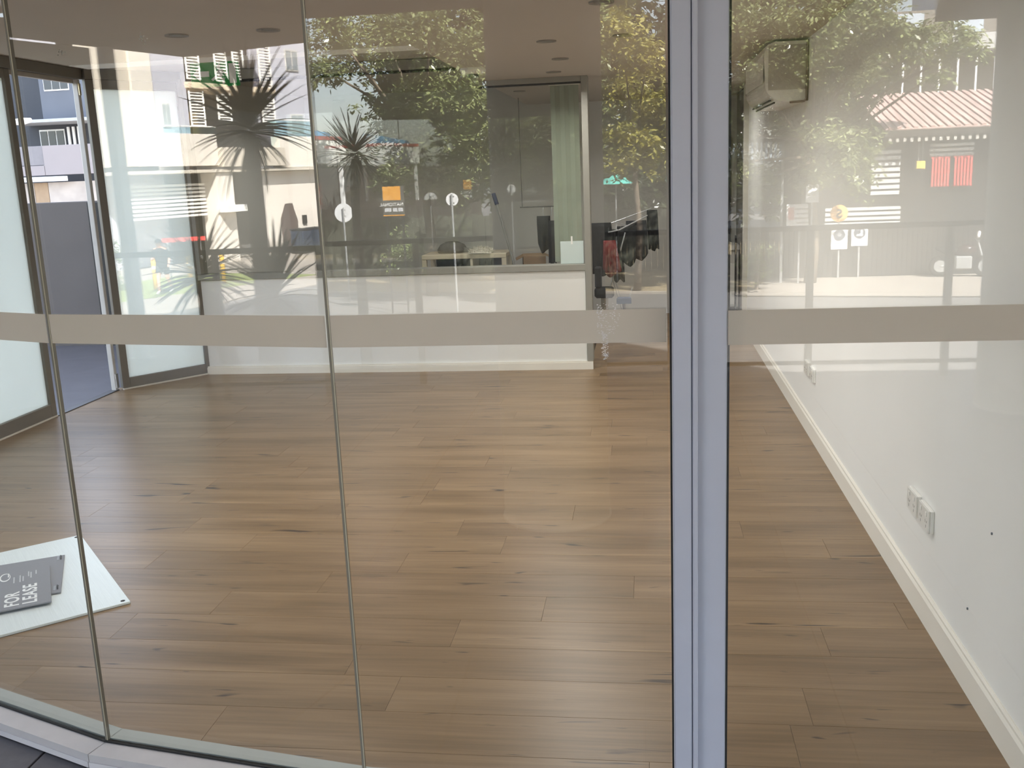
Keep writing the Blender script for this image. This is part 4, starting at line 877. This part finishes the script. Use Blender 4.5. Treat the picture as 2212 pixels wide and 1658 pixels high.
MB().prism([(K*2.5, zf_(-1.0)), (K*3.12, zf_(-1.0)), (K*3.2, zf_(.2)), (K*3.0, zf_(.72)), (K*2.7, zf_(.72)), (K*2.46, zf_(.3))], -.24, -.205, Matrix.Rotation(R(90), 4, 'X')).build('dark_arch_panel', mat('brown_arch', srgb(96, 82, 78), .8), ap)  # flat brown arch-shaped panel on the entry wall
A('letterbox', 3.42, 3.6, .205, .28, .1, .35, M_DARK2); A('canopy', -.25, .5, .5, 1.0, .62, .8, M_WH)
for i, (x, y) in enumerate(((-25.9, -28.9), (-25.8, -29.8), (-25.8, -30.7))):
    o = empty('wheelie_bin', (x, y, GZ+.0), R(-90), ('navy wheelie bin nearest the dark arch', 'navy wheelie bin in the middle of the bin row', 'navy wheelie bin at the far end of the row')[i], 'bin', 'wheelie bins by the apartments')
    MB().box(-.3, .3, -.33, .33, .06, .95, None, .03).build('body', mat('navy_plastic', srgb(38, 54, 78), .5), o); MB().box(-.32, .32, -.36, .36, .951, 1.02, None, .02).build('lid', mat('dark_lid', srgb(30, 34, 44), .5), o)
    for s in (-.2, .2): MB().lathe([(.09, -.03), (.09, .03)], 14, Matrix.Translation((s, -.33, .075)) @ Matrix.Rotation(R(90), 4, 'Y')).build('wheel', M_DARK, o)
for i, (x, y) in enumerate(((-22.0, -17.3), (-21.5, -18.2), (-20.9, -18.95))):
    o = empty('bollard', (x, y, GZ), 0, ('yellow bollard behind the walking man', 'yellow bollard between the man and the entry', 'yellow bollard farthest right near the entry')[i], 'bollard', 'yellow bollards'); MB().lathe([(.07, -.02), (.07, .85), (.04, .9)], 16).build('post', mat('safety_yellow', srgb(244, 194, 60), .5), o, True); MB().lathe([(.072, .6), (.072, .68)], 16).build('reflective_band', M_DISC, o)
rb = empty('red_barrier', (-20.9, -17.5, GZ), math.atan2(-17.73+16.95, -20.37+21.15), 'red barrier board mirrored behind the walking man', 'barrier'); MB().box(-.6, .6, -.02, .02, 1.38, 1.50).build('board', M_REDP, rb)
for s in (-.45, .45): MB().box(s-.02, s+.02, -.02, .02, 0, 1.379).build('leg', M_ZINC, rb)
def bush(x, y, r, h, label, seed):
    o = empty('bush', (x, y, GZ), 0, label, 'bush', 'bushes by the lawn'); MB().tube([(0, 0, -.05), (.03, 0, h*.5), (0, .04, h*.8)], [.05, .04, .02], 7).build('stem', M_BARK, o)
    rg = random.Random(seed); V, F = foliage([(rg.gauss(0, r*.4), rg.gauss(0, r*.4), h*rg.uniform(.3, .9), r*.6) for _ in range(9)], 220, .12, seed)
    me = bpy.data.meshes.new('foliage'); me.from_pydata(V, [], F); me.materials.append(M_BUSH); link('foliage', me, o)['kind'] = 'stuff'
bush(-23.2, -16.6, .8, 1.5, 'pale green bush mirrored left of the walking man', 41); bush(2.6, -19.9, .5, 1.3, 'low bush mirrored behind the traffic cone', 42); bush(-6.6, -24.0, .8, 1.4, 'dark shrub between the yellow board and the kiosk', 43)

# ---- man walking past the apartments
def person(x, y, rz, label):
    o = empty('person', (x, y, GZ+.012), rz, label, 'person')
    J_ = dict(pel=(0, 0, .80), che=(.05, 0, 1.12), nek=(.09, 0, 1.30), hed=(.14, 0, 1.38), top=(.15, 0, 1.50), hl=(.0, .08, .76), kl=(.20, .09, .45), al=(.22, .09, .06), tl=(.36, .09, .03), hr=(.0, -.08, .76), kr=(-.06, -.09, .42), ar=(-.30, -.09, .10), tr=(-.20, -.09, .03),
              sl=(.07, .16, 1.22), el=(.12, .2, .98), wl=(.34, .16, .98), fl=(.42, .15, 1.0), sr=(.05, -.16, 1.22), er=(-.06, -.2, .98), wr=(.08, -.2, .80), fr=(.13, -.19, .74))
    rad = dict(pel=.12, che=.14, nek=.05, hed=.085, top=.05, hl=.085, kl=.055, al=.035, tl=.03, hr=.085, kr=.055, ar=.035, tr=.03, sl=.06, el=.042, wl=.028, fl=.025, sr=.06, er=.042, wr=.028, fr=.025)
    E_ = [('pel', 'che'), ('che', 'nek'), ('nek', 'hed'), ('hed', 'top'), ('pel', 'hl'), ('hl', 'kl'), ('kl', 'al'), ('al', 'tl'), ('pel', 'hr'), ('hr', 'kr'), ('kr', 'ar'), ('ar', 'tr'), ('che', 'sl'), ('sl', 'el'), ('el', 'wl'), ('wl', 'fl'), ('che', 'sr'), ('sr', 'er'), ('er', 'wr'), ('wr', 'fr')]
    nm = list(J_); me = bpy.data.meshes.new('body'); me.from_pydata([J_[k] for k in nm], [(nm.index(a), nm.index(b)) for a, b in E_], [])
    bo = link('body', me, o); bo.modifiers.new('skin', 'SKIN'); sv = me.skin_vertices[0].data
    for i, k in enumerate(nm): sv[i].radius = (rad[k], rad[k]); sv[i].use_root = (k == 'pel')
    su = bo.modifiers.new('smooth', 'SUBSURF'); su.levels = su.render_levels = 2
    me.materials.append(mat('warm_skin', srgb(214, 160, 132), .6))
    cl_ = mat('black_sportswear', srgb(34, 36, 40), .85)
    MB().tube([(.0, 0, .72), (.01, 0, .86), (.05, 0, 1.08), (.065, 0, 1.22), (.08, 0, 1.29)], [.155, .165, .18, .175, .07], 14).build('shirt', cl_, o, True)
    for s, el_, k_ in ((1, (.115, .195, 1.02), (.13, .085, .58)), (-1, (-.05, -.195, 1.02), (-.045, -.088, .55))):
        MB().tube([(.06, s*.14, 1.23), el_], [.075, .06], 10).build('sleeve', cl_, o, True); MB().tube([(.0, s*.07, .82), k_], [.11, .085], 10).build('shorts_leg', cl_, o, True)
    MB().tube([(.2, .09, .03), (.28, .09, .045), (.40, .09, .03)], [.04, .05, .03], 8).build('shoe', M_DISC, o, True); MB().tube([(-.33, -.09, .09), (-.26, -.09, .07), (-.16, -.09, .03)], [.045, .05, .03], 8).build('shoe', M_DISC, o, True)
    MB().lathe([(.09, 1.42), (.092, 1.46), (.07, 1.51), (.02, 1.535)], 14, Matrix.Translation((.135, 0, 0))).build('cap', cl_, o, True); MB().prism([(.18, -.06), (.29, -.04), (.29, .04), (.18, .06)], 1.43, 1.445).build('cap_peak', cl_, o)
    MB().lathe([(.012, -.012), (.012, .012)], 8, Matrix.Translation((.235, 0, 1.385))).build('nose', mat('warm_skin', srgb(214, 160, 132), .6), o)
    return o
person(-20.8, -16.5, R(62), 'man in black shirt and shorts walking past the apartments, one arm raised')

# ---- seen through the left doorway: dark wall, neighbouring block
dw = empty('courtyard_wall', (-4.9, 8.36, -.05), 0, 'charcoal rendered wall standing outside the open left doorway', 'wall'); MB().box(-2.0, .0, 0, .16, 0, 1.335, None, .006).build('panel', mat('charcoal_render', srgb(98, 92, 90), .7, 0, .05, 3), dw); MB().box(.001, .62, -.05, .2, 0, 1.325, None, .006).build('pier', mat('dark_pier', srgb(46, 45, 44), .7), dw)
nb = empty('neighbour_block', (-22.2, 36.0, GZ), 0, 'blue grey apartment block with pink balcony seen through the left doorway', 'building')
Q_ = 36/22
def N(nm, x0, x1, y0, y1, z0, z1, m, par=nb): return MB().box(Q_*x0+22.2, Q_*x1+22.2, y0, y1, 1.4+Q_*(z0-1.4)-GZ, 1.4+Q_*(z1-1.4)-GZ, None, .008).build(nm, m, par)
M_BG = mat('blue_grey_render', srgb(100, 104, 114), .85, 0, .06, .8); M_BG2 = mat('dark_slate_render', srgb(72, 74, 80), .85, 0, .06, .8); M_PINK = mat('pale_pink_balcony', srgb(150, 142, 144), .8, 0, .03, 1)
N('wall', -15.6, -11.6, 1.2, 4, -.4, 6.5, M_BG2); N('upper_wall', -13.72, -11.6, -.1, 1.19, 2.98, 6.5, M_BG); N('slab', -14.6, -11.6, -.6, 1.19, 2.90, 2.97, mat('grey_slab', srgb(170, 170, 174), .8))
w_ = N('window', -13.6, -12.98, -.13, -.101, 3.60, 4.1, M_DISC)
for i in range(3): MB().box(Q_*(-13.58+.2*i)+22.2, Q_*(-13.40+.2*i)+22.2, -.15, -.131, 1.4+Q_*(3.63-1.4)-GZ, 1.4+Q_*(4.07-1.4)-GZ).build('pane', mat('dark_window_glass', srgb(52, 54, 60), .15), w_)
w_ = N('sliding_door', -14.35, -13.7, 1.15, 1.19, 1.9, 2.80, M_DISC)
for i in range(3): MB().box(Q_*(-14.32+.21*i)+22.2, Q_*(-14.15+.21*i)+22.2, 1.12, 1.149, 1.4+Q_*(1.92-1.4)-GZ, 1.4+Q_*(2.76-1.4)-GZ).build('pane', mat('dark_window_glass', srgb(52, 54, 60), .15), w_)
for i in range(4): N('curtain', -13.62+.13*i, -13.56+.13*i, 1.1, 1.18, 1.9, 2.84, M_DISC)
N('balcony_front', -13.62, -11.6, -.7, -.6, 1.72, 2.38, M_PINK); N('balcony_infill', -14.6, -13.63, -.65, -.6, 1.95, 2.38, mat('grey_infill', srgb(132, 128, 132), .8)); N('balcony_ledge', -14.6, -13.63, -.7, -.6, 1.72, 1.94, M_PINK)
N('light_box', -14.5, -13.16, -.75, -.5, 1.58, 1.69, mat('pale_light_box', srgb(236, 236, 244), .5)); N('tile_wall', -13.75, -11.6, -.3, -.2, .0, 1.56, mat('mottled_stone_tile', srgb(176, 166, 160), .7, 0, .14, 2)); N('timber_strip', -14.1, -13.76, -.3, -.2, .0, 1.56, mat('tan_cladding', srgb(160, 136, 112), .7)); N('tile_wall', -14.8, -14.11, -.3, -.2, .0, 1.56, mat('mottled_stone_tile', srgb(176, 166, 160), .7, 0, .14, 2))
lp = empty('street_lamp', (-15.6, 24.0, GZ), 0, 'white street lamp head seen through the left doorway', 'street lamp'); MB().tube([(-.9, 0, 0), (-.9, 0, 4.5), (-.7, 0, 4.66), (-.3, 0, 4.70)], .05, 8).build('pole', M_ZINC, lp); MB().tube([(-.35, 0, 4.70), (0, 0, 4.71), (.25, 0, 4.73)], [.05, .09, .05], 8).build('lamp_head', M_DISC, lp, True)

# ================================================================== scale the plan to metres
for o in list(SC.objects):
    if o.parent is None and o.type != 'CAMERA':
        o.location = o.location*S; o.scale = tuple(c*S for c in o.scale)
cam.location = cam.location*S
